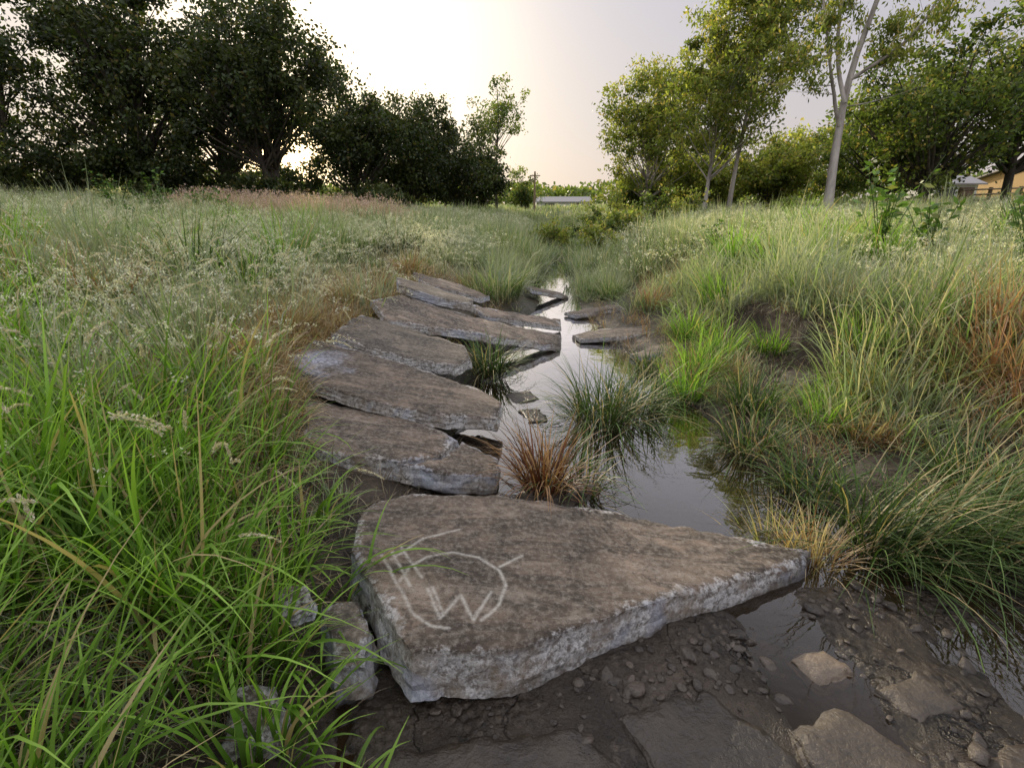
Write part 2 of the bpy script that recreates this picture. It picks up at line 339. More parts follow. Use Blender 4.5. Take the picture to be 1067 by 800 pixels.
# ------------------------------------------------------------------ slabs
def inpoly(px, py, poly):
    px = np.asarray(px); py = np.asarray(py); r = np.zeros(px.shape, bool)
    n = len(poly); j = n - 1
    for i in range(n):
        xi, yi = poly[i][:2]; xj, yj = poly[j][:2]
        c = ((yi > py) != (yj > py)) & (px < (xj - xi) * (py - yi) / ((yj - yi) + 1e-12) + xi)
        r ^= c; j = i
    return r
def polydist(px, py, poly, closed=True):
    d = np.full(np.shape(px), 1e9); n = len(poly)
    for i in range(n if closed else n - 1):
        a = np.array(poly[i][:2]); b = np.array(poly[(i + 1) % n][:2]); ab = b - a
        t = np.clip(((px - a[0]) * ab[0] + (py - a[1]) * ab[1]) / (ab @ ab + 1e-12), 0, 1)
        d = np.minimum(d, np.hypot(px - a[0] - t * ab[0], py - a[1] - t * ab[1]))
    return d
SLABS = []
def slab(name, label, pts, thick, seed, res=.05, mat=None, group='broken concrete slabs along the creek', flare=.12, rough=.42, cat='concrete slab', marks=None, step=None, wob=1., blue=None):
    P = np.array(pts, float)
    area = .5 * np.sum(P[:, 0] * np.roll(P[:, 1], -1) - np.roll(P[:, 0], -1) * P[:, 1])
    if area < 0: P = P[::-1]
    A = np.c_[P[:, 0], P[:, 1], np.ones(len(P))]
    co = np.linalg.lstsq(A, P[:, 2], rcond=None)[0]
    SLABS.append(P)
    out = []; step = step or res * .6
    for i in range(len(P)):
        a = P[i, :2]; b = P[(i + 1) % len(P), :2]; L = np.linalg.norm(b - a); k = max(1, int(L / step))
        nrm = np.array([b[1] - a[1], a[0] - b[0]]) / L
        for t in range(k):
            q = a + (b - a) * t / k
            j = (fbm(q[0] * 14, q[1] * 14, seed, 4) * .055 + fbm(q[0] * 3, q[1] * 3, seed + 3, 2) * .03) * rough * wob
            out.append(q + nrm * j)
    out = np.array(out); n = len(out)
    tang = np.roll(out, -1, 0) - np.roll(out, 1, 0); nn = np.c_[tang[:, 1], -tang[:, 0]]; nn /= np.linalg.norm(nn, axis=1)[:, None] + 1e-9
    lo = out.min(0); hi = out.max(0)
    X, Y = np.meshgrid(np.arange(lo[0], hi[0], res), np.arange(lo[1], hi[1], res))
    r = np.random.default_rng(seed)
    X = X.ravel() + r.uniform(-.3, .3, X.size) * res; Y = Y.ravel() + r.uniform(-.3, .3, Y.size) * res
    if marks:
        mp_ = np.vstack([np.array(m) for m in marks]); a0 = mp_.min(0) - .03; a1 = mp_.max(0) + .03
        xx, yy = np.meshgrid(np.arange(a0[0], a1[0], .005), np.arange(a0[1], a1[1], .005)); xx = xx.ravel() + r.uniform(-.0015, .0015, xx.size); yy = yy.ravel() + r.uniform(-.0015, .0015, yy.size)
        dm = np.min([polydist(xx, yy, m, False) for m in marks], 0); kk = dm < .016
        X = np.r_[X, xx[kk]]; Y = np.r_[Y, yy[kk]]
    k = inpoly(X, Y, out) & (polydist(X, Y, out) > res * .35); X = X[k]; Y = Y[k]
    vs = [Vector(p) for p in out] + [Vector((x, y)) for x, y in zip(X, Y)]
    vc, _, fs, ov, _, _ = delaunay_2d_cdt(vs, [(i, (i + 1) % n) for i in range(n)], [], 1, 1e-6)
    vc = np.array([tuple(v) for v in vc])
    d = polydist(vc[:, 0], vc[:, 1], out)
    z = co[0] * vc[:, 0] + co[1] * vc[:, 1] + co[2] + fbm(vc[:, 0] * 3, vc[:, 1] * 3, seed + 5, 4) * .010 * rough
    chip = np.clip(1 - d / .018, 0, 1) * np.clip(fbm(vc[:, 0] * 12, vc[:, 1] * 12, seed + 9, 3) * 4 + .4, 0, 1.5)
    z -= chip * .013
    mk = np.zeros(len(vc))
    if marks: mk = np.clip(1.25 - np.min([polydist(vc[:, 0] + fbm(vc[:, 0] * 16, vc[:, 1] * 16, 5, 2) * .012, vc[:, 1], m, False) for m in marks], 0) / .0075, 0, 1)
    bl = np.zeros(len(vc))
    if blue: bl = np.clip(1.4 - np.hypot(vc[:, 0] - blue[0], vc[:, 1] - blue[1]) / blue[2] + fbm(vc[:, 0] * 7, vc[:, 1] * 7, 3, 4) * 2.2, 0, 1)
    m = {}
    for i, l in enumerate(ov):
        for q in l:
            if q < n: m[q] = i
    V = [list(p) for p in np.c_[vc[:, 0], vc[:, 1], z]]
    C = [[float(max(0, 1 - dd / .09)), 0, float(q), float(b_)] for dd, q, b_ in zip(d, mk, bl)]
    Fc = [list(f) for f in fs]; sm = len(Fc)
    ring = [m[i] for i in range(n)]; K = 7; ring0 = list(ring)
    for kk in range(1, K + 1):
        t = kk / K; new = []
        for i in range(n):
            x, y = out[i]
            off = thick * flare * t + float(fbm(x * 13 + kk * 1.1, y * 13 + kk * 1.7, seed + 20, 3)) * .055 * rough * math.sin(min(t * 2, 1) * 1.57) * min(1, thick * 7) * 1.4
            if kk == K: off -= .02
            zt = V[ring0[i]][2]
            V.append([x + nn[i, 0] * off, y + nn[i, 1] * off, zt - t * thick]); C.append([1, 1, 0, 0]); new.append(len(V) - 1)
        for i in range(n):
            j = (i + 1) % n; Fc.append([ring[j], ring[i], new[i], new[j]])
        ring = new
    Fc.append(ring[::-1])
    for i in range(sm):
        a, b, c = (np.array(V[q]) for q in Fc[i][:3])
        if np.cross(b - a, c - a)[2] < 0: Fc[i] = Fc[i][::-1]
    me = bpy.data.meshes.new(name); me.from_pydata(V, [], Fc); me.materials.append(mat or M_con)
    at = me.attributes.new("col", 'FLOAT_COLOR', 'POINT')
    A = np.array(C, np.float32); at.data.foreach_set("color", A.ravel())
    s = np.zeros(len(Fc), bool); s[:sm] = True; me.polygons.foreach_set("use_smooth", s)
    me.update()
    return obj(name, me, label, cat, group=group)

MARKS = [[(-.40, 1.50), (-.385, 1.58), (-.33, 1.65), (-.237, 1.69), (-.13, 1.67), (-.05, 1.60), (-.025, 1.52), (-.044, 1.42), (-.10, 1.34)], [(-.20, 1.295), (-.26, 1.30), (-.33, 1.35), (-.375, 1.43)],
         [(-.30, 1.47), (-.235, 1.335), (-.18, 1.45), (-.125, 1.34), (-.075, 1.48)], [(-.285, 1.48), (-.225, 1.35)],
         [(-.50, 1.64), (-.38, 1.44)], [(-.47, 1.67), (-.36, 1.48)], [(-.44, 1.70), (-.33, 1.53)], [(-.46, 1.62), (-.36, 1.77), (-.22, 1.85)], [(-.05, 1.62), (.04, 1.70)]]
slab('concrete_slab', 'large triangular weathered concrete slab with scratched circle and W marks', [(-.300, 1.195, .235), (-.01, 1.235, .2), (.28, 1.37, .17), (.59, 1.52, .13), (1.25, 1.80, .07), (1.315, 1.886, .065), (1.063, 1.94, .08),
     (.484, 2.085, .13), (-.063, 2.17, .18), (-.472, 2.12, .21), (-.666, 1.97, .23), (-.616, 1.657, .235), (-.455, 1.41, .235)], .19, 3, .025, M_con, flare=.16, marks=MARKS, step=.014, rough=.42)
slab('concrete_slab', 'cracked concrete slab with pale broken front edge beside water', [(-1.32, 3.10, .29), (-.975, 3.11, .26), (-.641, 3.02, .21), (-.33, 2.84, .15), (-.40, 2.62, .16), (-.62, 2.46, .2), (-1.05, 2.477, .26), (-1.25, 2.747, .28)], .13, 5, .035, M_con)
slab('concrete_slab', 'cracked off slab corner tilted toward the water', [(-.305, 2.83, .145), (-.08, 2.70, .095), (-.09, 2.48, .09), (-.30, 2.44, .13), (-.59, 2.45, .185), (-.382, 2.61, .155)], .12, 6, .03, M_con)
slab('concrete_slab', 'tilted brown concrete slab with bluish pale corner', [(-1.58, 3.46, .46), (-1.55, 3.93, .47), (-1.01, 3.82, .41), (-.608, 3.68, .33), (-.25, 3.52, .24), (-.07, 3.34, .17), (-.10, 3.07, .16), (-.519, 3.0, .26), (-.896, 3.04, .34), (-1.30, 3.16, .41)], .09, 8, .04, M_con, blue=(-1.50, 3.5, .22))
slab('concrete_slab', 'sloping concrete slab half buried in bank grass', [(-1.45, 4.0, .53), (-1.40, 4.66, .54), (-.898, 4.54, .46), (-.42, 4.34, .33), (-.34, 4.05, .30), (-.45, 3.86, .31), (-.80, 3.80, .37), (-1.10, 3.86, .44)], .09, 11, .05, M_con2)
slab('concrete_slab', 'long narrow concrete slab sloping down to the water', [(-1.386, 5.02, .6), (-1.166, 5.42, .6), (-.649, 5.42, .45), (-.14, 5.50, .3), (.56, 5.72, .08), (.52, 5.36, .08), (-.134, 5.05, .22), (-.70, 4.80, .38), (-1.157, 4.62, .53)], .08, 14, .05, M_con)
slab('concrete_slab', 'grey tilted concrete slab propped on another slab', [(-1.333, 5.95, .70), (-1.06, 6.0, .67), (-.45, 5.85, .47), (-.44, 5.60, .46), (-.869, 5.52, .57), (-1.227, 5.6, .68)], .09, 17, .05, M_con2)
slab('concrete_slab', 'dark thin concrete slab reaching into the creek', [(-.516, 6.25, .35), (-.158, 6.25, .3), (.62, 6.48, .10), (.60, 6.14, .10), (-.323, 5.88, .27)], .06, 19, .05, M_con)
slab('concrete_slab', 'small concrete slab in the bank grass', [(-1.3, 6.85, .66), (-.7, 6.95, .50), (-.3, 6.8, .36), (-.4, 6.5, .38), (-1.1, 6.45, .58)], .07, 23, .06, M_con)
slab('concrete_slab', 'flat concrete slab lying across the narrow creek', [(.72, 5.92, .055), (1.05, 6.10, .07), (1.95, 6.20, .12), (1.85, 5.85, .11), (1.29, 5.68, .08), (.78, 5.66, .055)], .05, 27, .05, M_con)
slab('concrete_slab', 'small tilted concrete slab against the muddy bank', [(1.22, 5.08, .06), (1.72, 5.34, .12), (1.8, 5.12, .13), (1.32, 4.88, .06)], .05, 31, .05, M_con)
slab('concrete_slab', 'distant small concrete slab beside the creek', [(.75, 7.2, .06), (1.5, 7.45, .13), (1.6, 7.2, .13), (.88, 6.95, .06)], .05, 33, .06, M_con)
slab('concrete_slab', 'distant flat concrete slab at the water edge', [(.2, 8.55, .26), (.85, 8.9, .05), (.95, 8.6, .05), (.3, 8.2, .22)], .06, 35, .06, M_con)
slab('flat_rock', 'low wet stone just breaking the water surface', [(-.07, 4.0, .01), (.15, 4.08, .01), (.22, 3.9, .01), (.02, 3.8, .01)], .08, 41, .03, M_wet, 'wet stones in the creek', cat='rock', rough=1)
slab('flat_rock', 'low wet stone just breaking the water surface', [(.05, 3.65, .01), (.22, 3.68, .01), (.26, 3.45, .01), (.12, 3.42, .01)], .08, 43, .03, M_wet, 'wet stones in the creek', cat='rock', rough=1)
slab('bank_rock', 'pale flat rock on the muddy creek bank', [(1.85, 2.55, .08), (2.12, 2.72, .13), (2.4, 2.5, .13), (2.08, 2.34, .08)], .12, 45, .03, M_tan, 'flat rocks on the bank', cat='rock', rough=1)
slab('bank_rock', 'brown flat rock among bank grass', [(2.1, 3.9, .17), (2.38, 4.1, .22), (2.52, 3.85, .22), (2.25, 3.7, .17)], .12, 47, .04, M_tan, 'flat rocks on the bank', cat='rock', rough=1)
slab('concrete_chunk', 'upright broken concrete chunk beside the large slab', [(-.64, 1.40, .19), (-.54, 1.43, .2), (-.48, 1.33, .18), (-.455, 1.22, .13), (-.55, 1.21, .15)], .18, 51, .02, M_con2, 'broken concrete chunks', cat='concrete chunk', rough=1)
slab('concrete_chunk', 'concrete chunk poking out of long grass', [(-.80, 1.10, .20), (-.70, 1.14, .16), (-.64, 1.0, .12), (-.76, .96, .14)], .16, 53, .02, M_con2, 'broken concrete chunks', cat='concrete chunk', rough=1)
slab('concrete_chunk', 'small pale concrete lump in the grass', [(-.80, 1.42, .25), (-.72, 1.45, .25), (-.68, 1.38, .24), (-.76, 1.35, .23)], .08, 55, .02, M_con2, 'broken concrete chunks', cat='concrete chunk', rough=1)
BED = [([(-.34, 1.04), (.18, 1.08), (.34, .92), (.30, .6), (-.3, .55), (-.46, .9)], .046, M_wet),
       ([(.30, 1.14), (.62, 1.22), (.78, 1.02), (.70, .62), (.38, .6), (.41, .92)], .040, M_wet),
       ([(.84, 1.10), (1.02, 1.16), (1.16, 1.0), (1.06, .82), (.86, .86)], .030, M_tan),
       ([(.82, .80), (1.04, .77), (1.02, .58), (.78, .58)], .032, M_wet),
       ([(1.24, .98), (1.50, 1.06), (1.62, .92), (1.40, .82), (1.22, .86)], .028, M_wet),
       ([(1.14, .80), (1.40, .77), (1.50, .62), (1.14, .60)], .030, M_tan),
       ([(1.62, 1.10), (1.85, 1.2), (1.95, 1.0), (1.70, .92)], .024, M_tan),
       ([(1.18, 1.24), (1.36, 1.30), (1.42, 1.18), (1.24, 1.12)], .020, M_tan),
       ([(.98, 1.36), (1.10, 1.40), (1.15, 1.31), (1.02, 1.27)], .020, M_tan)]
for i, (p, zz, mt) in enumerate(BED):
    slab('bed_rock', 'muted brown flat stone in the shallow creek bed' if mt is M_tan else 'dark wet flat rock on the creek bed', [(x, y, zz) for x, y in p], .035, 61 + i, .025, mt, 'flat rocks on the creek bed', flare=.8, cat='rock', rough=1.1)

def rockmesh(seed, flat=.6, mat=None, sub=3):
    import bmesh
    bm = bmesh.new(); bmesh.ops.create_icosphere(bm, subdivisions=sub, radius=1)
    r = np.random.default_rng(seed); pl = [(Vector(r.normal(size=3)).normalized(), r.uniform(.55, .9)) for _ in range(9)]
    for v in bm.verts:
        for n, d in pl:
            k = v.co.dot(n)
            if k > d: v.co -= n * (k - d)
        f = 1 + .25 * float(fbm(v.co.x * 2 + seed, v.co.y * 2 + v.co.z, seed, 3)); v.co *= f; v.co.z *= flat
    for f in bm.faces: f.smooth = True
    me = bpy.data.meshes.new('pebble'); bm.to_mesh(me); bm.free(); me.materials.append(mat or M_peb); return me
PM = [rockmesh(s, .4 + .25 * (s % 3) / 2) for s in range(6)]
r = np.random.default_rng(99); cnt = 0
while cnt < 296:
    if cnt < 150: x = r.uniform(.1, 1.5); y = 1.19 + .42 * x - abs(r.normal(0, .13)) - .03
    elif cnt < 245: x, y = r.uniform(-.3, 2.0), r.uniform(.68, 1.6)
    else: x, y = r.uniform(1.3, 2.4), r.uniform(1.4, 3.4)
    if any(inpoly(np.array([x]), np.array([y]), s)[0] for s in SLABS): continue
    s = min(.034, .005 + r.exponential(.008))
    obj('pebble', PM[cnt % 6], 'small wet dark stone on the creek bed', 'pebble', group='pebbles on the creek bed',
        loc=(x, y, h1(x, y) + s * .05), rot=(r.normal(0, .2), r.normal(0, .2), r.uniform(0, 6.3)), scl=(s * 1.3, s, s)); cnt += 1

# ------------------------------------------------------------------ grass pieces
def blades(r, n, R, hmin, hmax, w, lean=.35, curl=1.2, segs=5, out=.5, pw=1.3, dirbias=None):
    a = r.uniform(0, 2 * np.pi, n); rad = R * np.sqrt(r.uniform(0, 1, n))
    bx, by = rad * np.cos(a), rad * np.sin(a)
    phi = np.where(r.uniform(size=n) < out, a + r.normal(0, .5, n), r.uniform(0, 2 * np.pi, n))
    if dirbias is not None: phi = np.where(r.uniform(size=n) < .6, dirbias + r.normal(0, .6, n), phi)
    L = r.uniform(hmin, hmax, n); th0 = np.abs(r.normal(0, lean, n)); k = np.abs(r.normal(curl, curl * .5, n))
    W = w * r.uniform(.6, 1.3, n); tw = r.normal(0, .5, n)
    rv = r.uniform(size=n)
    px, pz = np.zeros(n), np.zeros(n); V = []; C = []
    for s in range(segs + 1):
        t = s / segs
        if s:
            th = th0 + k * ((t - .5 / segs) ** pw)
            px = px + np.sin(th) * L / segs; pz = pz + np.cos(th) * L / segs
        sx, sy = -np.sin(phi + tw), np.cos(phi + tw)
        ww = W * (.55 + .45 * min(1, t * 4)) * max(.04, (1 - t ** 2.2)) * .5
        cx = bx + px * np.cos(phi); cy = by + px * np.sin(phi)
        V.append(np.stack([cx - sx * ww, cy - sy * ww, pz - .02], -1)); V.append(np.stack([cx + sx * ww, cy + sy * ww, pz - .02], -1))
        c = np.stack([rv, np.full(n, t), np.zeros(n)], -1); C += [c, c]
    V = np.stack(V, 1); C = np.stack(C, 1); m = 2 * (segs + 1)
    base = (np.arange(n) * m)[:, None, None]
    q = np.array([[2 * s, 2 * s + 1, 2 * s + 3, 2 * s + 2] for s in range(segs)])[None]
    tips = np.stack([bx + px * np.cos(phi), by + px * np.sin(phi), pz - .02], -1)
    th = th0 + k; dirs = np.stack([np.sin(th) * np.cos(phi), np.sin(th) * np.sin(phi), np.cos(th)], -1)
    return V.reshape(-1, 3), (base + q).reshape(-1, 4), C.reshape(-1, 3), tips, dirs
def quads(r, centers, size, asp=2.5, tint=.9, normalbias=None):
    n = len(centers)
    d = r.normal(size=(n, 3))
    if normalbias is not None: d = d * .6 + normalbias
    d /= np.linalg.norm(d, axis=1)[:, None]
    e = np.cross(d, r.normal(size=(n, 3))); e /= np.linalg.norm(e, axis=1)[:, None]
    s = (size * r.uniform(.6, 1.4, n))[:, None]
    V = np.stack([centers - d * s * .5, centers + e * s / asp * .5, centers + d * s * .5, centers - e * s / asp * .5], 1).reshape(-1, 3)
    F = np.arange(4 * n).reshape(n, 4)
    rv = r.uniform(size=n); C = np.repeat(np.stack([rv, np.full(n, tint), np.zeros(n)], -1), 4, 0)
    return V, F, C
def panicles(r, A, n, R, hmin, hmax, hl=.09, lean=.25, curl=.7, spik=26, size=.009, spread=.010, stalk=.0022, droop=.35, db=.9):
    V, F, C, tips, dirs = blades(r, n, R, hmin, hmax, stalk, lean, curl, 5)
    C = C.copy(); C[:, 1] = .5; A.add(V, F, C)
    for t, d in zip(tips, dirs):
        u = r.uniform(0, 1, spik)[:, None]
        dd = d * hl * u + np.array([0, 0, -droop]) * u * u * hl
        c = t - d * .01 + dd + r.normal(size=(spik, 3)) * spread * (1 - .6 * u)
        v, f, cc = quads(r, c, size, 2.6, .95, d * db); A.add(v, f, cc)
def coll(name, objs):
    c = bpy.data.collections.new(name)
    for o in objs: c.objects.link(o)
    return c
def tuft(name, mat, fn, seed):
    A = Acc(); r = np.random.default_rng(seed); fn(r, A); V, F, C = A.get()
    return bpy.data.objects.new(name, mesh_np(name, V, F, [mat], C, smooth=True))
def addb(A, *a, **k):
    V, F, C, _, _ = blades(*a, **k); A.add(V, F, C)
def f_lush(r, A): addb(A, r, 11, .05, .35, .98, .0145, .26, 1.0, 8); addb(A, r, 6, .06, .15, .5, .008, .45, 1.1, 5)
def f_head(r, A): panicles(r, A, 2, .05, .65, 1.0, hl=.15, spik=120, size=.012, spread=.0040, stalk=.003, curl=.8, droop=.4, db=1.6)
def f_lushshort(r, A): addb(A, r, 28, .09, .10, .26, .007, .5, 1.2, 4)
def f_field(r, A): addb(A, r, 36, .12, .16, .52, .0090, .38, 1.0, 4)
def f_seed(r, A): panicles(r, A, 6, .12, .36, .66, hl=.13, size=.014, spread=.012, stalk=.003)
def f_seedfar(r, A): panicles(r, A, 13, .28, .30, .58, hl=.13, spik=9, size=.031, spread=.022, stalk=.004)
def f_far(r, A): addb(A, r, 54, .35, .18, .52, .021, .4, 1.0, 3)
def f_vfar(r, A): addb(A, r, 60, .9, .2, .6, .05, .4, .9, 2)
def f_dry(r, A): addb(A, r, 32, .12, .12, .38, .005, .6, 1.3, 4)
def f_pink(r, A):
    addb(A, r, 20, .3, .2, .4, .012, .3, .8, 3); panicles(r, A, 18, .3, .50, .8, hl=.16, spik=11, size=.036, spread=.03)
def f_root(r, A): addb(A, r, 28, .10, .06, .22, .0035, 1.2, 1.4, 4)
def f_thatch(r, A): addb(A, r, 40, .14, .14, .42, .006, .9, 1.5, 5, dirbias=0.)

def scatter(name, label, cat, P, rot, scl, idx, collection):
    me = bpy.data.meshes.new(name); P = np.asarray(P, np.float32); me.vertices.add(len(P)); me.vertices.foreach_set("co", P.ravel())
    for nm, ty, d in (('rot', 'FLOAT_VECTOR', rot), ('scl', 'FLOAT_VECTOR', scl)):
        a = me.attributes.new(nm, ty, 'POINT'); a.data.foreach_set("vector", np.asarray(d, np.float32).ravel())
    a = me.attributes.new('idx', 'INT', 'POINT'); a.data.foreach_set("value", np.asarray(idx, np.int32))
    o = obj(name, me, label, cat, kind='stuff')
    ng = bpy.data.node_groups.new(name, 'GeometryNodeTree')
    ng.interface.new_socket('Geometry', in_out='INPUT', socket_type='NodeSocketGeometry')
    ng.interface.new_socket('Geometry', in_out='OUTPUT', socket_type='NodeSocketGeometry')
    gi = ng.nodes.new('NodeGroupInput'); go = ng.nodes.new('NodeGroupOutput')
    ci = ng.nodes.new('GeometryNodeCollectionInfo'); ci.inputs['Collection'].default_value = collection
    ci.inputs['Separate Children'].default_value = True; ci.inputs['Reset Children'].default_value = True
    ip = ng.nodes.new('GeometryNodeInstanceOnPoints'); ip.inputs['Pick Instance'].default_value = True
    def na(nm, ty):
        n = ng.nodes.new('GeometryNodeInputNamedAttribute'); n.data_type = ty; n.inputs['Name'].default_value = nm; return n.outputs[0]
    ng.links.new(gi.outputs[0], ip.inputs['Points']); ng.links.new(ci.outputs[0], ip.inputs['Instance'])
    ng.links.new(na('idx', 'INT'), ip.inputs['Instance Index'])
    ng.links.new(na('rot', 'FLOAT_VECTOR'), ip.inputs['Rotation']); ng.links.new(na('scl', 'FLOAT_VECTOR'), ip.inputs['Scale'])
    ng.links.new(ip.outputs[0], go.inputs[0])
    md = o.modifiers.new('scatter', 'NODES'); md.node_group = ng
    return o

def LR(x, y): return np.interp(y, YS, LS) - x, x - np.interp(y, YS, RS)
def candidates(r, n, y0, y1, xs=1.25, pad=1.2):
    y = np.sqrt(r.uniform(0, 1, n) * ((y1 + pad) ** 2 - (y0 + pad) ** 2) + (y0 + pad) ** 2) - pad
    x = r.uniform(-1, 1, n) * (y * xs + pad)
    return x, y
def off_slabs(x, y, m=.03):
    k = np.ones(len(x), bool)
    for s in SLABS:
        k &= ~inpoly(x, y, s); k &= polydist(x, y, s) > m
    return k
def place(name, label, cat, x, y, r, collection, nvar, smin=.7, smax=1.2, tilt=.12, zs=None, sink=0., yaw=None):
    z = H(x, y) - sink; n = len(x)
    rot = np.stack([r.normal(0, tilt, n), r.normal(0, tilt, n), r.uniform(0, 6.28, n) if yaw is None else r.normal(yaw, .7, n)], -1)
    s = r.uniform(smin, smax, n)[:, None] * np.ones((1, 3))
    if zs is not None: s = s * (.5 + .5 * zs[:, None]); s[:, 2] *= zs
    return scatter(name, label, cat, np.stack([x, y, z], -1), rot, s, r.integers(0, nvar, n), collection)
def scar(x, y):
    dl, dr = LR(x, y); return (dr > 1.0) & (dr < 1.38) & (y > 3.8) & (y < 5.3)
def thatch(x, y):
    return np.exp(-(((x + 1.78) / .52) ** 2 + ((y - 3.9) / 1.5) ** 2) * 1.1)

r = np.random.default_rng(21)
C_l = coll('tl', [tuft('tl%d' % i, M_lush, f_lush, 100 + i) for i in range(8)])
x = r.uniform(-3.6, -.35, 2400); y = r.uniform(.3, 4.0, 2400)
dl, dr = LR(x, y); den = sstep(.08, .45, dl) * (1 - sstep(2.2, 3.4, y)) * np.where((y < 1.45), 1, sstep(.35, .85, dl)) * np.where(y > 2.0, sstep(.75, 1.25, dl), 1)
k = (r.uniform(size=len(x)) < den) & (r.uniform(size=len(x)) > thatch(x, y)) & off_slabs(x, y, .06) & (np.hypot(x, y) > .85) & (fbm(x * 1.8, y * 1.8, 8, 2) > -.05)
x, y = x[k], y[k]
place('lush_grass', 'long bright green blades of grass on the bank', 'grass', x, y, r, C_l, 8, .5, 1., tilt=.1)
C_hd = coll('thd', [tuft('thd%d' % i, M_head, f_head, 120 + i) for i in range(5)])
x = r.uniform(-3.8, -.75, 120); y = r.uniform(.9, 4.4, 120); dl, dr = LR(x, y)
k = (dl > .3) & off_slabs(x, y, .1) & (np.hypot(x, y) > 1.3); x, y = x[k], y[k]
place('drooping_seed_grass', 'tall grass stalks with slim pale seed heads', 'grass', x, y, r, C_hd, 5, .7, 1.05)
C_s = coll('ts', [tuft('ts%d' % i, M_field, f_lushshort, 130 + i) for i in range(4)])
x, y = candidates(r, 4500, .3, 5)
dl, dr = LR(x, y); den = np.maximum(sstep(.2, .9, dl), sstep(.3, 1.0, dr) * .8)
k = (r.uniform(size=len(x)) < den) & (r.uniform(size=len(x)) > thatch(x, y)) & off_slabs(x, y, .04) & (np.hypot(x, y) > .6) & ~scar(x, y)
place('short_grass', 'short green undergrowth covering the banks', 'grass', x[k], y[k], r, C_s, 4, .6, 1.2)
C_f = coll('tf', [tuft('tf%d' % i, M_field, f_field, 150 + i) for i in range(6)])
x, y = candidates(r, 12000, 1.6, 13)
dl, dr = LR(x, y); den = np.maximum(sstep(.9, 1.6, dl) * sstep(1.4, 2.6, y + .5 * dl), sstep(.5, 1.4, dr) * .9)
den = np.maximum(den, sstep(7.0, 9, y) * np.maximum(sstep(.05, .4, dl), sstep(.05, .35, dr)))
k = (r.uniform(size=len(x)) < den) & (r.uniform(size=len(x)) > thatch(x, y)) & off_slabs(x, y, .10) & ~scar(x, y) & (fbm(x * 1.4, y * 1.4, 33, 3) > -.11)
x, y = x[k], y[k]; zs = .4 + 2.4 * np.clip(fbm(x * 1.0, y * 1.0, 31, 4) + .24, 0, 1)
place('meadow_grass', 'dense green meadow grass with pale patches', 'grass', x, y, r, C_f, 6, .7, 1.2, zs=zs, tilt=.2)
C_h = coll('th', [tuft('th%d' % i, M_seed, f_seed, 170 + i) for i in range(5)])
x, y = candidates(r, 6600, 1.2, 10)
dl, dr = LR(x, y); den = np.maximum(sstep(.9, 1.8, dl), sstep(1.7, 2.6, dr) * .7) * sstep(-.08, .08, fbm(x * .8, y * .8, 41, 2)) * sstep(1.2, 3.0, y)
k = (r.uniform(size=len(x)) < den) & off_slabs(x, y, .15)
place('seeding_grass', 'pale feathery seed heads above the meadow', 'grass', x[k], y[k], r, C_h, 5, .7, 1.2)
C_fr = coll('tfar', [tuft('tfar%d' % i, M_field, f_far, 190 + i) for i in range(5)])
C_sf = coll('tsf', [tuft('tsf%d' % i, M_seed, f_seedfar, 200 + i) for i in range(4)])
x, y = candidates(r, 9500, 10, 34)
dl, dr = LR(x, y); k = (np.maximum(dl, dr) > .25) | (y > 14)
x, y = x[k], y[k]; zs = .5 + 1.8 * np.clip(fbm(x * .7, y * .7, 51, 4) + .26, 0, 1)
place('distant_grass', 'distant meadow grass reaching the tree line', 'grass', x, y, r, C_fr, 5, .8, 1.3, zs=zs)
x, y = candidates(r, 7400, 8, 30)
dl, dr = LR(x, y); k = (np.maximum(dl, dr) > .9) & (fbm(x * .45, y * .45, 61, 3) > -.05)
place('distant_seeding_grass', 'hazy pale seed heads over the meadow', 'grass', x[k], y[k], r, C_sf, 4, .8, 1.15)
C_vf = coll('tvf', [tuft('tvf%d' % i, M_field, f_vfar, 210 + i) for i in range(3)])
x, y = candidates(r, 4000, 32, 95)
place('horizon_grass', 'far field grass at the horizon', 'grass', x, y, r, C_vf, 3, .8, 1.3)
C_p = coll('tp', [tuft('tp%d' % i, M_pink, f_pink, 220 + i) for i in range(3)])
n = 620; y = r.uniform(13.0, 19, n); x = -y * r.uniform(.22, .60, n)
k = fbm(x * .5, y * .5, 71, 2) > -.05
place('pink_seeding_grass', 'pinkish brown plumed grass band below the trees', 'grass', x[k], y[k], r, C_p, 3, .8, 1.25)
C_d = coll('td', [tuft('td%d' % i, M_dry, f_dry, 230 + i) for i in range(4)])
x, y = candidates(r, 6200, .6, 9)
dl, dr = LR(x, y); den = np.maximum(sstep(.25, .6, dl) * (1 - sstep(1.2, 2.8, dl)), sstep(.0, .4, dr) * (1 - sstep(1.8, 3.4, dr)) * .75) * .9
den = den * sstep(-.18, .08, fbm(x * 1.2, y * 1.2, 81, 2))
k = (r.uniform(size=len(x)) < den) & off_slabs(x, y, .05) & (np.hypot(x, y) > .8) & ~scar(x, y)
place('dry_grass', 'dry straw coloured grass along the creek edge', 'grass', x[k], y[k], r, C_d, 4, .6, 1.2)
C_st = coll('tst', [tuft('tst%d' % i, M_dry, f_thatch, 236 + i) for i in range(4)])
x = r.uniform(-3.0, -.9, 2600); y = r.uniform(1.6, 7, 2600); k = (r.uniform(size=len(x)) < thatch(x, y) * 1.5) & off_slabs(x, y, .05)
place('straw_thatch', 'brown dry thatch hanging over the bank beside slabs', 'dry straw', x[k], y[k], r, C_st, 4, .6, 1.1, yaw=-.5)
C_r = coll('tr', [tuft('tr%d' % i, M_root, f_root, 240 + i) for i in range(4)])
x, y = candidates(r, 6000, .4, 6)
dl, dr = LR(x, y); k = ((dl > .05) & (dl < 1.4) | (dr > .0) & (dr < 2.4)) & off_slabs(x, y, .005) & (np.hypot(x, y) > .7)
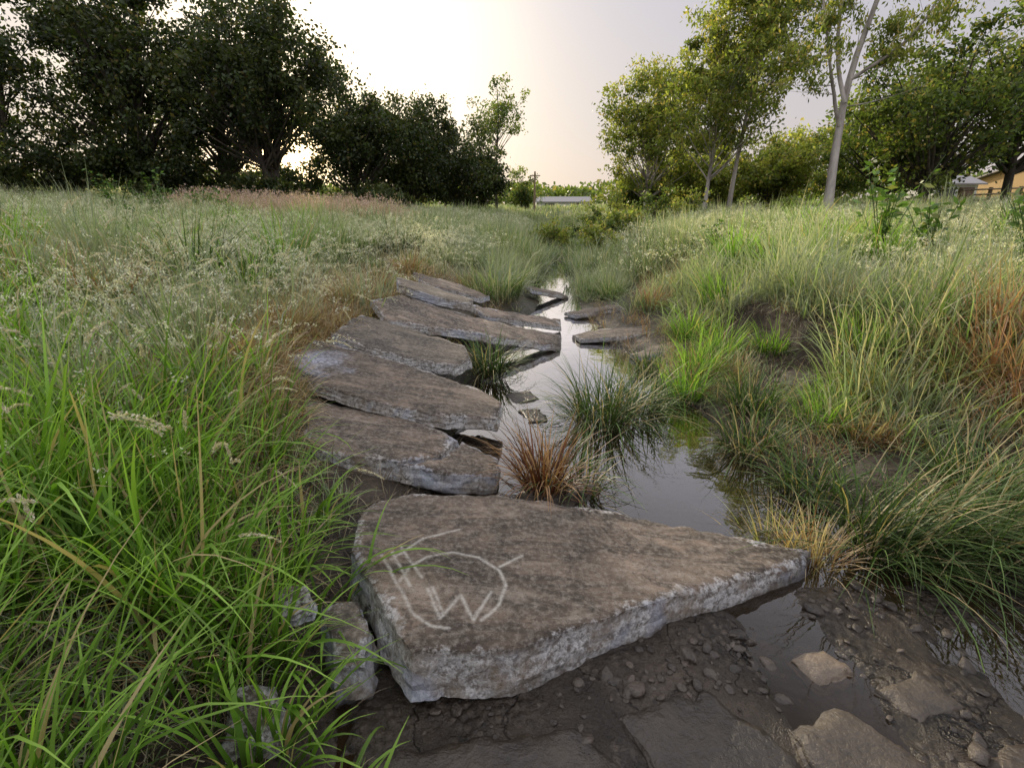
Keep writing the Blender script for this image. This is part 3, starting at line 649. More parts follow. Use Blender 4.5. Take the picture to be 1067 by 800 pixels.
place('dead_root_litter', 'tangled dead roots and litter on the mud bank', 'plant litter', x[k], y[k], r, C_r, 4, .6, 1.3)

# ------------------------------------------------------------------ individual tussocks
def tussock(name, label, x, y, mat, n, R, hmin, hmax, w, lean=.45, curl=1.4, seed=0, cat='grass tussock', group=None, z=None, heads=0, segs=7, dirbias=None):
    rr = np.random.default_rng(seed + 1000); A = Acc()
    addb(A, rr, n, R, hmin, hmax, w, lean, curl, segs, out=.85, dirbias=dirbias)
    if heads: panicles(rr, A, heads, R, hmax * .8, hmax * 1.15, hl=.05, spik=14, size=.007, spread=.005)
    V, F, C = A.get()
    return obj(name, mesh_np(name, V, F, [mat], C, smooth=True), label, cat, loc=(x, y, h1(x, y) if z is None else z), group=group)
TG = 'sedge tussocks in and beside the creek'
tussock('sedge_tussock', 'dark green sedge tussock standing in the pool', .66, 3.45, M_sedge, 460, .2, .3, .74, .008, .6, 1.4, 1, 'sedge', TG, z=-.03)
tussock('sedge_tussock', 'dark green sedge tussock standing in the pool', .98, 3.65, M_sedge, 300, .16, .25, .62, .008, .6, 1.4, 2, 'sedge', TG, z=-.03)
tussock('sedge_tussock', 'reddish brown upright sedge tussock on dark roots', .17, 2.44, M_rust, 260, .10, .28, .58, .009, .5, 1.3, 3, 'sedge', TG, z=.02)
tussock('sedge_tussock', 'dark sedge fringe beside the rusty tussock', .36, 2.5, M_sedge, 150, .12, .2, .48, .008, .8, 1.6, 4, 'sedge', TG, z=-.02)
slab('root_mound', 'dark muddy root mound carrying the rusty sedge', [(.04, 2.38, .05), (.14, 2.54, .05), (.32, 2.60, .05), (.48, 2.52, .04), (.42, 2.40, .04), (.22, 2.33, .05)], .09, 91, .025, M_wet, 'root mounds in the creek', flare=.6, cat='root mound', rough=1.6)
tussock('sedge_tussock', 'dark sedge tussock at the slab ends', -.20, 4.45, M_sedge, 300, .15, .22, .52, .009, .6, 1.4, 5, 'sedge', TG, z=.05)
tussock('sedge_tussock', 'pale green bushy sedge on the bank', -.25, 7.4, M_field, 600, .36, .35, .8, .010, .4, 1.1, 6, 'sedge', TG)
tussock('sedge_tussock', 'large arching green sedge overhanging shallow water', 1.70, 2.0, M_sedge, 620, .17, .35, .88, .007, .75, 1.4, 7, 'sedge', TG, heads=14, dirbias=-.5)
tussock('sedge_tussock', 'large arching green sedge overhanging shallow water', 2.05, 1.92, M_sedge, 420, .16, .3, .84, .007, .75, 1.4, 8, 'sedge', TG, dirbias=-.7)
tussock('grass_tussock', 'yellow dry grass tuft at the slab tip', 1.24, 2.04, M_yel, 220, .07, .20, .42, .005, .3, .8, 9, group=TG)
tussock('grass_tussock', 'straw orange dry grass tuft at the slab tip', 1.38, 1.95, M_dry, 260, .08, .18, .42, .006, .35, .9, 19, group=TG)
for i, (x, y, m, n, hm, lab) in enumerate([
    (1.40, 3.9, M_lush, 300, .50, 'fresh green grass tussock on the mud bank'), (1.65, 4.3, M_lush, 350, .55, 'fresh green grass tussock on the mud bank'),
    (2.0, 4.7, M_lush, 300, .55, 'fresh green grass tussock on the mud bank'), (1.75, 3.45, M_sedge, 300, .55, 'drooping dark tussock beside flat rocks'),
    (1.52, 2.95, M_sedge, 240, .45, 'drooping dark tussock beside flat rocks'), (2.5, 3.3, M_yel, 520, .55, 'yellow green fine tussock on the bank'),
    (2.85, 3.1, M_yel, 480, .55, 'yellow green fine tussock on the bank'), (3.15, 3.1, M_orange, 480, .8, 'rusty orange dry grass clump'),
    (3.45, 3.5, M_orange, 480, .85, 'rusty orange dry grass clump'), (2.95, 2.7, M_orange, 300, .6, 'rusty orange dry grass clump'),
    (1.9, 6.9, M_orange, 260, .5, 'orange tinged grass clump beside creek'), (1.55, 8.2, M_field, 320, .6, 'pale green bushy tussock beside creek'),
    (1.9, 5.3, M_lush, 320, .6, 'fresh green grass tussock on the mud bank'), (2.5, 5.9, M_lush, 320, .7, 'fresh green grass tussock on the mud bank'),
    (.35, 9.6, M_sedge, 260, .5, 'dark bushy tussock beside creek'), (1.6, 10.5, M_sedge, 300, .65, 'dark bushy tussock beside creek'),
    (-1.9, 9.2, M_sedge, 440, .85, 'dark bushy tussock in the meadow'), (-3.0, 8.0, M_lush, 520, .95, 'tall green grass clump in the meadow'),
    (-2.5, 4.8, M_lush, 420, .8, 'tall green grass clump in the meadow'), (-4.6, 8.6, M_lush, 520, .95, 'tall green grass clump in the meadow'),
    (3.2, 6.0, M_lush, 520, .9, 'tall green grass clump in the meadow'), (4.6, 6.4, M_lush, 520, .9, 'tall green grass clump in the meadow'),
    (-1.5, 7.4, M_dry, 300, .5, 'straw coloured dry tussock on the bank'), (-1.85, 4.2, M_dry, 420, .5, 'straw coloured dry tussock on the bank'),
    (-1.85, 3.2, M_dry, 420, .42, 'straw coloured dry tussock on the bank'), (2.2, 2.9, M_dry, 260, .36, 'straw coloured dry tussock on the bank'),
    (-1.7, 5.2, M_dry, 300, .45, 'straw coloured dry tussock on the bank'), (2.3, 2.25, M_sedge, 260, .45, 'drooping dark tussock beside flat rocks'),
    (2.05, 3.1, M_lush, 240, .45, 'fresh green grass tussock on the mud bank'), (1.9, 4.2, M_dry, 200, .36, 'straw coloured dry tussock on the bank'),
    (3.4, 2.9, M_orange, 380, .7, 'rusty orange dry grass clump'), (-3.6, 5.6, M_lush, 420, .8, 'tall green grass clump in the meadow'),
    (-6.0, 11.5, M_sedge, 440, .95, 'dark bushy tussock in the meadow'), (3.0, 11, M_sedge, 340, .8, 'dark bushy tussock in the meadow'), (5.6, 9.6, M_sedge, 400, .85, 'dark bushy tussock in the meadow'),
    (2.65, 5.1, M_field, 320, .5, 'pale tussock hanging over the eroded bank'), (2.95, 4.6, M_dry, 300, .5, 'straw coloured dry tussock on the bank'),
    (2.8, 4.85, M_lush, 260, .5, 'fresh green grass tussock on the mud bank'), (3.0, 4.2, M_field, 320, .55, 'pale tussock hanging over the eroded bank'),
    (2.35, 4.45, M_lush, 220, .4, 'fresh green grass tussock on the mud bank'), (2.65, 3.75, M_lush, 260, .45, 'fresh green grass tussock on the mud bank'), (2.3, 3.4, M_lush, 220, .4, 'fresh green grass tussock on the mud bank'),
    (1.62, 2.45, M_sedge, 200, .38, 'drooping dark tussock beside flat rocks'), (1.3, 4.6, M_sedge, 200, .38, 'drooping dark tussock beside flat rocks')]):
    tussock('grass_tussock', lab, x, y, m, n, .15 if hm < .7 else .28, hm * .4, hm, (.0075 if hm < .7 else .012) if m is not M_yel else .0045, .45, 1.15, 40 + i, group='tussocks on the banks')
for i, (x, y, n, hm, db) in enumerate([(-.88, 1.62, 50, .6, .0), (-.92, 1.95, 36, .45, -.2), (-.76, 1.2, 46, .62, .2), (-.62, .98, 46, .5, .3), (-1.25, 2.3, 50, .6, 0.), (-1.7, 2.6, 60, .8, 0.), (-1.15, 1.3, 70, .95, .1), (-1.6, 1.5, 70, 1.05, .1), (-1.5, 2.0, 70, .95, .1), (-.45, .80, 26, .34, .6), (-.64, 1.50, 16, .6, -.2)]):
    tussock('grass_tussock', 'bright green broad bladed grass leaning over the slab', x, y, M_lush, n, .10, hm * .4, hm, .0155, .35, 1.25, 90 + i, group='broad bladed grass clumps beside the slabs', segs=9, dirbias=db)
rr = np.random.default_rng(404)
for i in range(60):
    if i < 38: y = rr.uniform(3.8, 12); x = -2.2 - rr.uniform(0, 1) * y * .85
    else: y = rr.uniform(5.8, 12); x = 2.6 + rr.uniform(0, 1) * y * .7
    m = (M_lush, M_field, M_lush, M_sedge, M_dry)[i % 5]; hm = rr.uniform(.55, .95) + .015 * y
    if m is M_dry: hm *= .75
    lab = {id(M_sedge): 'dark bushy tussock in the meadow', id(M_dry): 'straw coloured dry tussock in the meadow'}.get(id(m), 'tall green grass clump in the meadow')
    tussock('grass_tussock', lab, x, y, m, 260, .26, hm * .35, hm, .012 + .0008 * y, .4, 1.1, 500 + i, group='tall clumps in the meadow', segs=5)

# leafy weeds
def tube(pts, rad, sides=6):
    pts = np.array(pts, float); n = len(pts); T = np.gradient(pts, axis=0); T /= np.linalg.norm(T, axis=1)[:, None] + 1e-9
    ref = np.array([.25, 1., 0.])
    U = np.cross(T, ref); U /= np.linalg.norm(U, axis=1)[:, None] + 1e-9; W = np.cross(T, U)
    a = np.linspace(0, 2 * np.pi, sides, endpoint=False)
    V = pts[:, None] + (U[:, None] * np.cos(a)[None, :, None] + W[:, None] * np.sin(a)[None, :, None]) * np.array(rad)[:, None, None]
    i = np.arange(n - 1)[:, None] * sides; j = np.arange(sides)[None]
    F = np.stack([i + j, i + (j + 1) % sides, i + sides + (j + 1) % sides, i + sides + j], -1).reshape(-1, 4)
    return V.reshape(-1, 3), F
def weed(x, y, h, seed, stems=6, leaf=.09, label='broad leaved green weed standing in meadow grass', m=22):
    rr = np.random.default_rng(seed); A = Acc(); B = Acc()
    for s in range(stems):
        a = rr.uniform(0, 6.28); l = rr.uniform(.1, .45) * h; hh = h * rr.uniform(.6, 1)
        pts = [(math.cos(a) * l * t ** 1.5, math.sin(a) * l * t ** 1.5, hh * t - .03) for t in np.linspace(0, 1, 7)]
        V, F = tube(pts, np.linspace(.008, .003, 7), 5); B.add(V, F, np.tile([.5, .3, 0], (len(V), 1)))
        t = rr.uniform(.25, 1, m); c = np.stack([math.cos(a) * l * t ** 1.5, math.sin(a) * l * t ** 1.5, hh * t], -1)
        d = rr.normal(size=(m, 3)) * [1, 1, .35]; d /= np.linalg.norm(d, axis=1)[:, None]
        v, f, cc = quads(rr, c + d * leaf * .6, leaf, 2.4, .6, d * 2.5); A.add(v, f, cc)
    e = obj('leafy_weed', None, label, 'weed', loc=(x, y, h1(x, y)), group='leafy weeds in the meadow')
    V, F, C = B.get(); obj('stem', mesh_np('stem', V, F, [M_weed], C, smooth=True), parent=e)
    V, F, C = A.get(); obj('foliage', mesh_np('foliage', V, F, [M_weed], C), parent=e)
for i, (x, y, h, s, l) in enumerate([(4.6, 6.6, 1.4, 10, .11), (4.9, 6.2, 1.0, 8, .10), (4.9, 4.9, 1.0, 10, .10), (5.2, 4.6, .9, 10, .10), (-8.2, 12.5, 1.3, 20, .09), (-9.0, 12.3, 1.2, 18, .09), (-7.6, 13.2, 1.1, 16, .09),
                                     (-1.5, 10.5, .6, 6, .08), (3.4, 8.8, .7, 8, .08), (-5.2, 7.2, .7, 6, .08), (-6.9, 12.9, 1.0, 14, .09)]):
    weed(x, y, h, 300 + i, s, l)

# ------------------------------------------------------------------ trees
def tree(name, label, x, y, h, cw, bf, seed, leafm, barkm, ncl=60, nlv=230, ls=.16, trunk_r=.16, asp=1.8, clr=.5, stems=1, lean=(0, 0), cat='tree', group=None, droop=0, z=None, shell=.45, stemdef=None, cens=None):
    rr = np.random.default_rng(seed); T = Acc(); Cn = Acc()
    cz = h * (bf + 1) / 2; sz = h * (1 - bf) / 2
    cen = []
    while len(cen) < ncl:
        d = rr.normal(size=3); d /= np.linalg.norm(d); q = rr.uniform() ** shell
        w = 1 + .55 * float(fbm(d[0] * 1.7 + seed, d[1] * 1.7 + d[2] * 2, seed, 2)) * 2
        p = d * q * w * np.array([cw / 2, cw / 2, sz])
        if p[2] > sz * 1.03: continue
        p[2] += cz + 0; p[0] += lean[0] * p[2] / h; p[1] += lean[1] * p[2] / h
        if p[2] < bf * h * .8: continue
        cen.append(p)
    if cens is not None: cen = list(cens)
    cen = np.array(cen, float)
    stp = []
    if stemdef:
        for pts, r0, r1 in stemdef:
            P0 = np.array(pts, float); t0 = np.linspace(0, 1, len(P0)); ts = np.linspace(0, 1, 14)
            pts = np.stack([np.interp(ts, t0, P0[:, k]) for k in range(3)], -1)
            sm_ = pts.copy()
            for _ in range(3): sm_[1:-1] = (sm_[:-2] + 2 * sm_[1:-1] + sm_[2:]) / 4
            pts = sm_ + np.c_[fbm(ts * 6, ts * 0 + seed, 3, 2) * .15, fbm(ts * 6, ts * 0 + seed, 9, 2) * .15, ts * 0] * np.minimum(ts * 3, 1)[:, None]
            rad = np.linspace(r0, r1, 14) * (1 + (.3 * np.exp(-ts * 14) if P0[0][2] < .2 else 0)); V, F = tube(pts, rad, 10); T.add(V, F, np.zeros((len(V), 3))); stp.append((pts, rad))
    for s in range(0 if stemdef else stems):
        a = rr.uniform(0, 6.28); sp = 0 if stems == 1 else cw * .22
        ph = rr.uniform(0, 6.28); hh = h * rr.uniform(.8, .95)
        ts = np.linspace(0, 1, 12)
        pts = np.stack([lean[0] * ts * hh / h + math.cos(a) * sp * ts ** 1.3 + .04 * h * np.sin(ts * 5 + ph) * ts * .6,
                        lean[1] * ts * hh / h + math.sin(a) * sp * ts ** 1.3 + .04 * h * np.cos(ts * 4 + ph) * ts * .6, hh * ts - .15], -1)
        rad = trunk_r * (1 - ts * .86) * (1 + .35 * np.exp(-ts * 14)); V, F = tube(pts, rad, 9); T.add(V, F, np.zeros((len(V), 3))); stp.append((pts, rad))
    for c in cen:
        if stemdef:
            allp = np.vstack([p[4:] for p, _ in stp]); allr = np.concatenate([q[4:] for _, q in stp])
            dd = np.linalg.norm(allp - (c - np.array([0, 0, .6])), axis=1) + np.where(allp[:, 2] > c[2], 3, 0); j = int(np.argmin(dd)); a = allp[j]; rd = allr[j]; hd = np.linalg.norm(c - a)
        else:
            P0, R0 = stp[rr.integers(len(stp))]
            hd = np.hypot(*(c[:2] - np.array([np.interp(c[2], P0[:, 2], P0[:, 0]), np.interp(c[2], P0[:, 2], P0[:, 1])])))
            z0 = np.clip(c[2] - hd * rr.uniform(.7, 1.3) - .2, h * max(bf * .75, .12), P0[-1, 2] * .97)
            a = np.array([np.interp(z0, P0[:, 2], P0[:, k]) for k in range(3)]); rd = np.interp(z0, P0[:, 2], R0)
        mid = (a + c) / 2 + rr.normal(size=3) * .08 * hd + [0, 0, -.05 * hd]
        ts = np.linspace(0, 1, 6)[:, None]; pts = a * (1 - ts) ** 2 + 2 * mid * ts * (1 - ts) + c * ts ** 2
        r0 = min(rd * .5, .012 * h * .6 + .01 * hd) * (.4 if stemdef else 1); V, F = tube(pts, np.linspace(r0, r0 * .2, 6), 5); T.add(V, F, np.zeros((len(V), 3)))
    for c in cen:
        k = int(nlv * rr.uniform(.5, 1.4)); rc = clr * rr.uniform(.6, 1.35)
        sub = c + rr.normal(size=(7, 3)) * rc * .55
        p = sub[rr.integers(7, size=k)] + rr.normal(size=(k, 3)) * rc * .38 * np.array([1, 1, .75])
        p[:, 2] = np.maximum(p[:, 2], .05)
        nb = None if not droop else np.tile([0, 0, -droop], (k, 1))
        v, f, cc = quads(rr, p, ls, asp, 1, nb)
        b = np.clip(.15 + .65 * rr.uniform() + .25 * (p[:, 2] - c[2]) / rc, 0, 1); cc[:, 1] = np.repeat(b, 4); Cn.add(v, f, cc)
    e = obj(name, None, label, cat, loc=(x, y, (h1(x, y) if z is None else z)), group=group)
    V, F, C = T.get(); obj('trunk', mesh_np('trunk', V, F, [barkm], smooth=True), parent=e)
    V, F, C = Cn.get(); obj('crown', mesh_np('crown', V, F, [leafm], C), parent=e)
    return e
G1 = 'dark trees along the meadow edge'; G2 = 'gum trees beside the meadow'
BL = 'dark leafy broadleaf tree at the meadow edge'
tree('broadleaf_tree', 'tall open crowned dark tree at the meadow edge', -21.2, 23, 9.5, 7, .22, 1, M_leafD, M_barkD, 64, 170, .17, .16, clr=.6, stems=3, group=G1)
tree('broadleaf_tree', BL, -16.6, 25, 10.5, 7.5, .12, 2, M_leafD, M_barkD, 116, 260, .18, .22, clr=.7, stems=2, group=G1)
tree('broadleaf_tree', BL, -13.9, 27, 8.8, 5.2, .1, 3, M_leafD, M_barkD, 70, 240, .18, .2, clr=.65, stems=2, group=G1)
tree('broadleaf_tree', 'large dark rounded tree with low branching trunk', -10.5, 24, 8.5, 6.8, .27, 4, M_leafD, M_barkD, 112, 250, .17, .15, clr=.62, stems=3, group=G1)
tree('broadleaf_tree', BL, -9.6, 34, 8.0, 7.0, .06, 5, M_leafD, M_barkD, 100, 260, .2, .2, clr=.7, group=G1)
tree('broadleaf_tree', BL, -6.8, 37, 7.4, 7.5, .05, 6, M_leafD, M_barkD, 96, 260, .2, .2, clr=.72, group=G1)
tree('broadleaf_tree', BL, -4.2, 40, 6.2, 6.0, .03, 7, M_leafD, M_barkD, 76, 240, .2, .15, clr=.64, group=G1)
tree('broadleaf_tree', BL, -2.2, 42, 4.6, 4.2, .03, 8, M_leafD, M_barkD, 50, 210, .2, .1, clr=.54, group=G1)
tree('broadleaf_tree', 'slender airy tree rising above the dark tree row', -1.3, 46, 11.0, 5.4, .36, 9, M_leafM, M_barkD, 52, 80, .2, .13, clr=.5, group=G1)
tree('broadleaf_tree', BL, 1.0, 52, 3.4, 3.2, .05, 10, M_leafM, M_barkD, 30, 160, .2, .1, clr=.45, group=G1)
for i, (x, y, h, w) in enumerate([(-26, 22, 3.2, 6), (-22, 21, 2.6, 5.5), (-18.5, 23, 2.6, 5), (-15, 24, 2.4, 4), (-7.6, 30, 1.4, 3.6), (-10.4, 23, 1.2, 3.2), (-13.2, 32, 2.3, 3.6), (-12.0, 24.5, 1.4, 2.6)]):
    tree('shrub', 'dark dense shrub beneath the trees', x, y, h, w, 0., 30 + i, M_leafD, M_barkD, 45, 230, .16, .06, clr=.5 if h > 2 else .35, cat='shrub', group='understorey shrubs')
GL = 'tall gum tree with pale trunk and sparse foliage'
tree('eucalyptus_tree', 'rounded yellow green gum tree beside the meadow', 7.4, 30, 7.6, 5.4, .16, 11, M_leafY, M_barkW, 104, 210, .19, .10, 2.4, clr=.52, group=G2, droop=.4)
tree('eucalyptus_tree', GL, 8.9, 25, 9.0, 4.8, .24, 12, M_leafY, M_barkW, 76, 190, .19, .10, 2.5, clr=.48, group=G2, droop=.4)
tree('eucalyptus_tree', GL, 10.2, 25.5, 12.5, 5.2, .28, 13, M_leafY, M_barkW, 96, 190, .19, .11, 2.5, clr=.5, group=G2, droop=.4, lean=(.5, 0))
SD = [([(0, 0, -.2), (-.1, 0, 1.7), (-.2, 0, 3.25), (-.1, .2, 5.0), (.35, .3, 6.7), (.9, .3, 9.5), (1.3, .2, 12.8)], .17, .03),
      ([(-.2, 0, 3.2), (-.6, -.2, 3.9), (-1.0, -.3, 4.8), (-1.6, -.4, 6.2), (-2.1, -.4, 8.6)], .075, .02),
      ([(-.15, 0, 3.9), (-.45, .4, 5.2), (-.6, .6, 6.7), (-.5, .8, 9.5), (-.8, .9, 11.8)], .08, .02),
      ([(-.1, .1, 4.6), (.6, -.3, 5.1), (1.4, -.4, 5.7), (1.9, -.5, 6.8), (2.8, -.5, 9)], .06, .02)]
r9 = np.random.default_rng(14)
ce = []
for p_, n_ in (((-1.6, -.4, 6.0), 9), ((-2.2, -.4, 4.9), 6), ((-1.2, -.2, 5.2), 4), ((-2.0, -.4, 8.2), 8), ((-.6, .7, 7.4), 7), ((-.8, .9, 11.2), 10), ((1.9, -.5, 6.2), 7), ((2.5, -.5, 7.3), 7), ((2.9, -.5, 9.2), 8), ((.8, .3, 9.0), 7), ((1.2, .2, 12.2), 12), ((.5, .2, 6.6), 4), ((-1.4, 0, 9.8), 7), ((1.8, .1, 10.8), 8), ((1.4, -.4, 5.2), 5)):
    for _ in range(n_): ce.append(np.array(p_) + r9.normal(size=3) * [.6, .8, .5])
tree('eucalyptus_tree', 'tall forked white trunked gum tree with sparse clumps', 11.7, 20, 14, 7.0, .40, 14, M_leafY, M_barkW, 1, 160, .15, .19, 2.6, clr=.38, group=G2, droop=.8, stemdef=SD, cens=ce)
tree('eucalyptus_tree', 'dense green tree near the house', 16.9, 22.5, 6.6, 6.6, .12, 15, M_leafM, M_barkD, 86, 220, .17, .17, clr=.54, stems=2, group=G2)
tree('eucalyptus_tree', 'dense green tree near the house', 21.3, 23.5, 7.4, 6.4, .26, 16, M_leafM, M_barkD, 78, 220, .17, .17, clr=.56, stems=2, group=G2)
tree('eucalyptus_tree', 'dense green tree near the house', 19.2, 28, 7.2, 6, .15, 17, M_leafM, M_barkD, 66, 210, .18, .17, clr=.58, group=G2)
for i, (x, y, h, w, m) in enumerate([(16.8, 34, 5.0, 6, M_leafY), (12.8, 34, 4.8, 5, M_leafY), (14.8, 31, 4.2, 4.5, M_leafY), (10.2, 33, 3.4, 4, M_leafY), (7.6, 32, 2.2, 3, M_leafM), (20.6, 35, 5.2, 6, M_leafM), (13.5, 38, 5.8, 5, M_leafM)]):
    tree('small_tree', 'sunlit yellow green small tree behind the meadow', x, y, h, w, .05, 50 + i, m, M_barkD, 50, 210, .19, .08, clr=.5, group='small trees behind the meadow')
for i, (x, y, h, w) in enumerate([(3.6, 17, .9, 1.3), (4.8, 18, 1.3, 1.6), (5.9, 19, 1.2, 1.6), (3.0, 20, 1.0, 1.6), (4.2, 23, 1.5, 2.2), (9.5, 19, .8, 1.1), (2.2, 14, .8, 1.1), (2.9, 15.5, 1.0, 1.3), (1.2, 17, .7, 1.2), (21.5, 22, 1.0, 2.0), (23.5, 23.5, 1.2, 2.2)]):
    tree('shrub', 'low scrubby bush in the meadow', x, y, h, w, 0., 70 + i, M_leafM if i % 2 else M_leafY, M_barkD, 16, 120, .085, .03, clr=.2, cat='shrub', group='low bushes in the meadow')
rr = np.random.default_rng(5); A = Acc()
for i in range(260):
    x = rr.uniform(-130, 140); y = rr.uniform(95, 120); hh = 2.2 + 4 * abs(fbm(x * .05, 0, 3, 3)) * 2 + (3 if abs(x) > 45 else 0)
    p = np.array([x, y, 1.0]) + rr.normal(size=(120, 3)) * [2.2, 1.5, 0] + np.stack([np.zeros(120), np.zeros(120), hh * rr.uniform(0, 1, 120) ** .8], -1)
    v, f, c = quads(rr, p, .9, 1.5, .6); A.add(v, f, c)
V, F, C = A.get(); obj('distant_woodland', mesh_np('distant_woodland', V, F, [M_leafM], C), 'low hazy woodland along the horizon', 'woodland', kind='stuff')

# ------------------------------------------------------------------ house, fence, pole, shed
def boxes(lst):
    V = []; F = []
    for (x0, y0, z0, x1, y1, z1) in lst:
        b = len(V); V += [(x0, y0, z0), (x1, y0, z0), (x1, y1, z0), (x0, y1, z0), (x0, y0, z1), (x1, y0, z1), (x1, y1, z1), (x0, y1, z1)]
        F += [[b + q for q in f] for f in ((0, 3, 2, 1), (4, 5, 6, 7), (0, 1, 5, 4), (1, 2, 6, 5), (2, 3, 7, 6), (3, 0, 4, 7))]
    return np.array(V, float), np.array(F)
M_wall = plain('ochre_wall', (.50, .32, .12)); M_white = plain('white_wall', (.72, .72, .7)); M_roof = plain('roof_metal', (.24, .22, .21), .5)
M_glass = plain('window_glass', (.04, .05, .06), .1); M_wood = plain('timber', (.24, .17, .10)); M_door = plain('door_paint', (.16, .1, .07))
def gable(x0, x1, y0, y1, z, rise, o=.3):
    ym = (y0 + y1) / 2; t = .08
    V = []
    for dz in (0, t):
        V += [(x0 - o, y0 - o, z + dz - .1), (x1 + o, y0 - o, z + dz - .1), (x1 + o, ym, z + rise + dz), (x0 - o, ym, z + rise + dz), (x1 + o, y1 + o, z + dz - .1), (x0 - o, y1 + o, z + dz - .1)]
    F = [(6, 7, 8, 9), (9, 8, 10, 11), (0, 3, 2, 1), (3, 5, 4, 2), (0, 1, 7, 6), (5, 11, 10, 4), (1, 2, 8, 7), (2, 4, 10, 8), (0, 6, 9, 3), (3, 9, 11, 5)]
    return np.array(V, float), np.array(F)
def house(name, label, cat, x, y, w, d, hh, rise, wallm, sc=1.):
    z = h1(x, y) - .1
    e = obj(name, None, label, cat, loc=(x, y, z))
    V, F = boxes([(-w / 2, -d / 2, 0, w / 2, d / 2, hh)])
    b = len(V); V = np.vstack([V, [(-w / 2, -d / 2, hh), (-w / 2, d / 2, hh), (-w / 2, 0, hh + rise - .02), (-w / 2, 0, hh + rise - .02), (w / 2, -d / 2, hh), (w / 2, d / 2, hh), (w / 2, 0, hh + rise - .02), (w / 2, 0, hh + rise - .02)]])
    me = bpy.data.meshes.new('wall'); me.from_pydata([tuple(v) for v in V], [], [tuple(int(q) for q in f) for f in F] + [(b, b + 2, b + 1), (b + 4, b + 5, b + 6)]); me.materials.append(wallm)
    obj('wall', me, parent=e)
    V, F = gable(-w / 2, w / 2, -d / 2, d / 2, hh + .05, rise); obj('roof', mesh_np('roof', V, F, [M_roof]), parent=e)
    nw = max(2, int(w / 3))
    for i in range(nw):
        cx = -w / 2 + (i + .5) * w / nw
        if i == nw // 2:
            V, F = boxes([(cx - .45, -d / 2 - .05, .05, cx + .45, -d / 2 + .02, min(2.05, hh - .2))]); obj('door', mesh_np('door', V, F, [M_door]), parent=e)
        else:
            z0, z1 = hh * .38, hh * .8
            V, F = boxes([(cx - .6, -d / 2 - .03, z0, cx + .6, -d / 2 + .02, z1)]); wn = obj('window', mesh_np('window', V, F, [M_glass]), parent=e)
            V, F = boxes([(cx - .68, -d / 2 - .06, z0 - .08, cx - .6, -d / 2 + .02, z1 + .08), (cx + .6, -d / 2 - .06, z0 - .08, cx + .68, -d / 2 + .02, z1 + .08), (cx - .6, -d / 2 - .06, z1, cx + .6, -d / 2 + .02, z1 + .08), (cx - .6, -d / 2 - .06, z0 - .08, cx + .6, -d / 2 + .02, z0)])
            obj('frame', mesh_np('frame', V, F, [M_white]), parent=wn)
    return e
house('house', 'ochre walled house with grey gabled roof', 'house', 34.5, 33.5, 8, 5, 1.7, .6, M_wall)
house('shed', 'small pale shed with metal roof near the fence', 'shed', 27.0, 34.5, 2.6, 2.4, 1.4, .4, M_white)
house('long_shed', 'long low white shed on the horizon', 'shed', 6.2, 68, 6.5, 4, .9, .5, M_white)
e = obj('fence', None, 'timber post and rail fence before the house', 'fence', loc=(0, 0, 0))
fx = np.arange(20.9, 30.5, 1.4)
for xx in fx:
    zz = h1(xx, 25.5); V, F = boxes([(xx - .05, 25.44, zz - .2, xx + .05, 25.56, zz + 1.0)]); obj('post', mesh_np('post', V, F, [M_wood]), parent=e)
for k in (.45, .7, .92):
    pts = [(xx, 25.39, h1(xx, 25.5) + k) for xx in fx]; V, F = tube(pts, [.035] * len(pts), 6); obj('rail', mesh_np('rail', V, F, [M_wood], smooth=True), parent=e)
e = obj('utility_pole', None, 'slender dark utility pole with crossarm on horizon', 'utility pole', loc=(1.95, 47, h1(1.95, 47)))
V, F = tube([(0, 0, -.2), (0, 0, 1.5), (0, 0, 3.3)], [.10, .09, .07], 10); obj('pole_shaft', mesh_np('pole_shaft', V, F, [M_wood], smooth=True), parent=e)
V, F = boxes([(-.45, -.14, 2.92, .45, -.08, 3.0)]); obj('crossarm', mesh_np('crossarm', V, F, [M_wood]), parent=e)

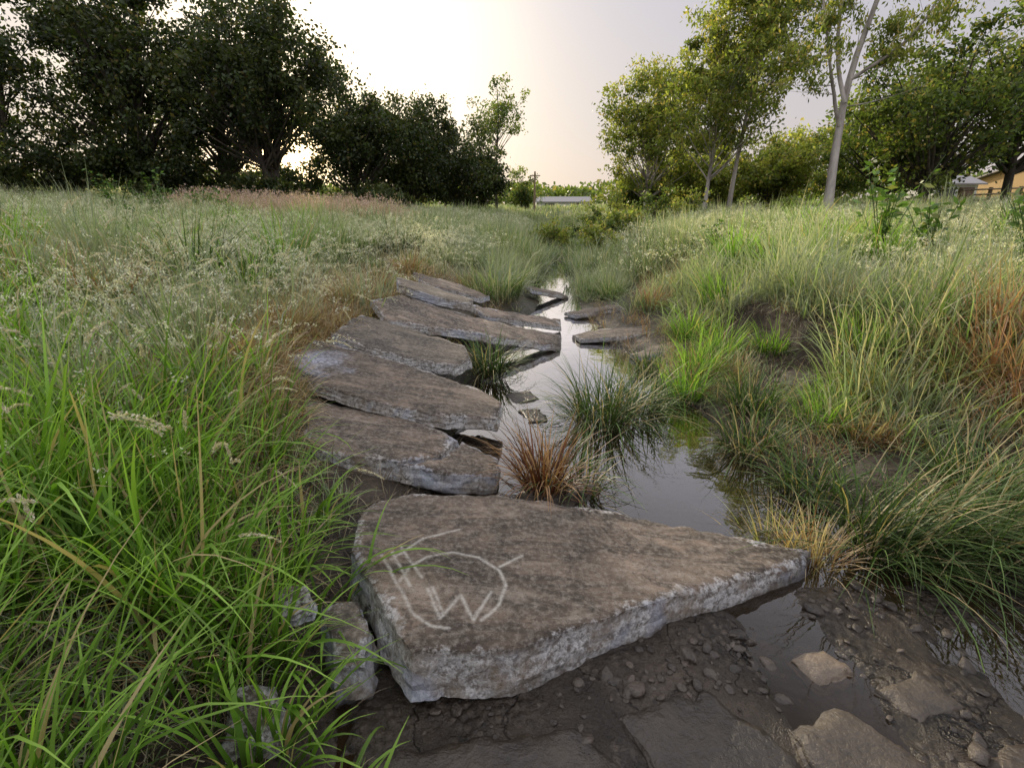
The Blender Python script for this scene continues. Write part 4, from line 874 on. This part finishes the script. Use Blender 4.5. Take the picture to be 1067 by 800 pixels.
# ------------------------------------------------------------------ light
AZ, EL = math.radians(-17), math.radians(14)
sd = Vector((math.sin(AZ) * math.cos(EL), math.cos(AZ) * math.cos(EL), math.sin(EL)))
w = bpy.data.worlds.new('World'); scene.world = w; w.use_nodes = True; nt = w.node_tree; nt.nodes.clear()
out = N(nt, 'ShaderNodeOutputWorld')
sky = N(nt, 'ShaderNodeTexSky', sky_type='NISHITA'); sky.sun_disc = False; sky.sun_elevation = EL; sky.sun_rotation = AZ; sky.dust_density = 3
b1 = N(nt, 'ShaderNodeBackground'); b1.inputs[1].default_value = .005; nt.links.new(sky.outputs[0], b1.inputs[0])
tc = N(nt, 'ShaderNodeTexCoord'); G = tc.outputs['Generated']
def lobe(v, p):
    dp = N(nt, 'ShaderNodeVectorMath', operation='DOT_PRODUCT'); nt.links.new(G, dp.inputs[0]); dp.inputs[1].default_value = v
    return math_(nt, 'POWER', math_(nt, 'MAXIMUM', dp.outputs['Value'], 0), p)
a2, e2 = math.radians(-22.4), math.radians(4.6)
s2 = Vector((math.sin(a2) * math.cos(e2), math.cos(a2) * math.cos(e2), math.sin(e2)))
g1 = lobe(sd, 6); g2 = lobe(sd, 32); g3 = lobe(s2, 500); g4 = lobe(s2, 14)
xyz = N(nt, 'ShaderNodeSeparateXYZ'); nt.links.new(G, xyz.inputs[0])
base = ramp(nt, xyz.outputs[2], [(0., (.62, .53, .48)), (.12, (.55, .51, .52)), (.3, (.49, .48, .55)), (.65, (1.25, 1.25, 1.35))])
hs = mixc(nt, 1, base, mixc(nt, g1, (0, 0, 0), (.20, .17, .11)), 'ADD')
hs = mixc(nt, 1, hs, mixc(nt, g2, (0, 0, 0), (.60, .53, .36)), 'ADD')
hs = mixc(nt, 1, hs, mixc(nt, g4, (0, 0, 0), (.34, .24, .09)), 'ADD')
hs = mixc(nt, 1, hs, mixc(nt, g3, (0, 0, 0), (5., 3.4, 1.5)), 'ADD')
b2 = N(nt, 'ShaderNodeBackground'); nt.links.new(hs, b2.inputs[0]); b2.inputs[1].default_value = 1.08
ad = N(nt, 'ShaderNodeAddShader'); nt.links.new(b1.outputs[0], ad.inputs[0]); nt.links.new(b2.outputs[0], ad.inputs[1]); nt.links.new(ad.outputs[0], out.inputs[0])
ld = bpy.data.lights.new('sun', 'SUN'); ld.energy = 5; ld.angle = math.radians(1.); ld.color = (1, .85, .62)
lo = bpy.data.objects.new('sun', ld); COL.objects.link(lo); lo.rotation_euler = sd.to_track_quat('Z', 'Y').to_euler()

cam = bpy.data.cameras.new('camera'); cam.lens = 18; cam.sensor_width = 36; cam.clip_end = 3000; cam.clip_start = .02
co = bpy.data.objects.new('camera', cam); COL.objects.link(co); co.location = (0, 0, 1.5); co.rotation_euler = (math.radians(90 - 19.3), 0, 0)
scene.camera = co
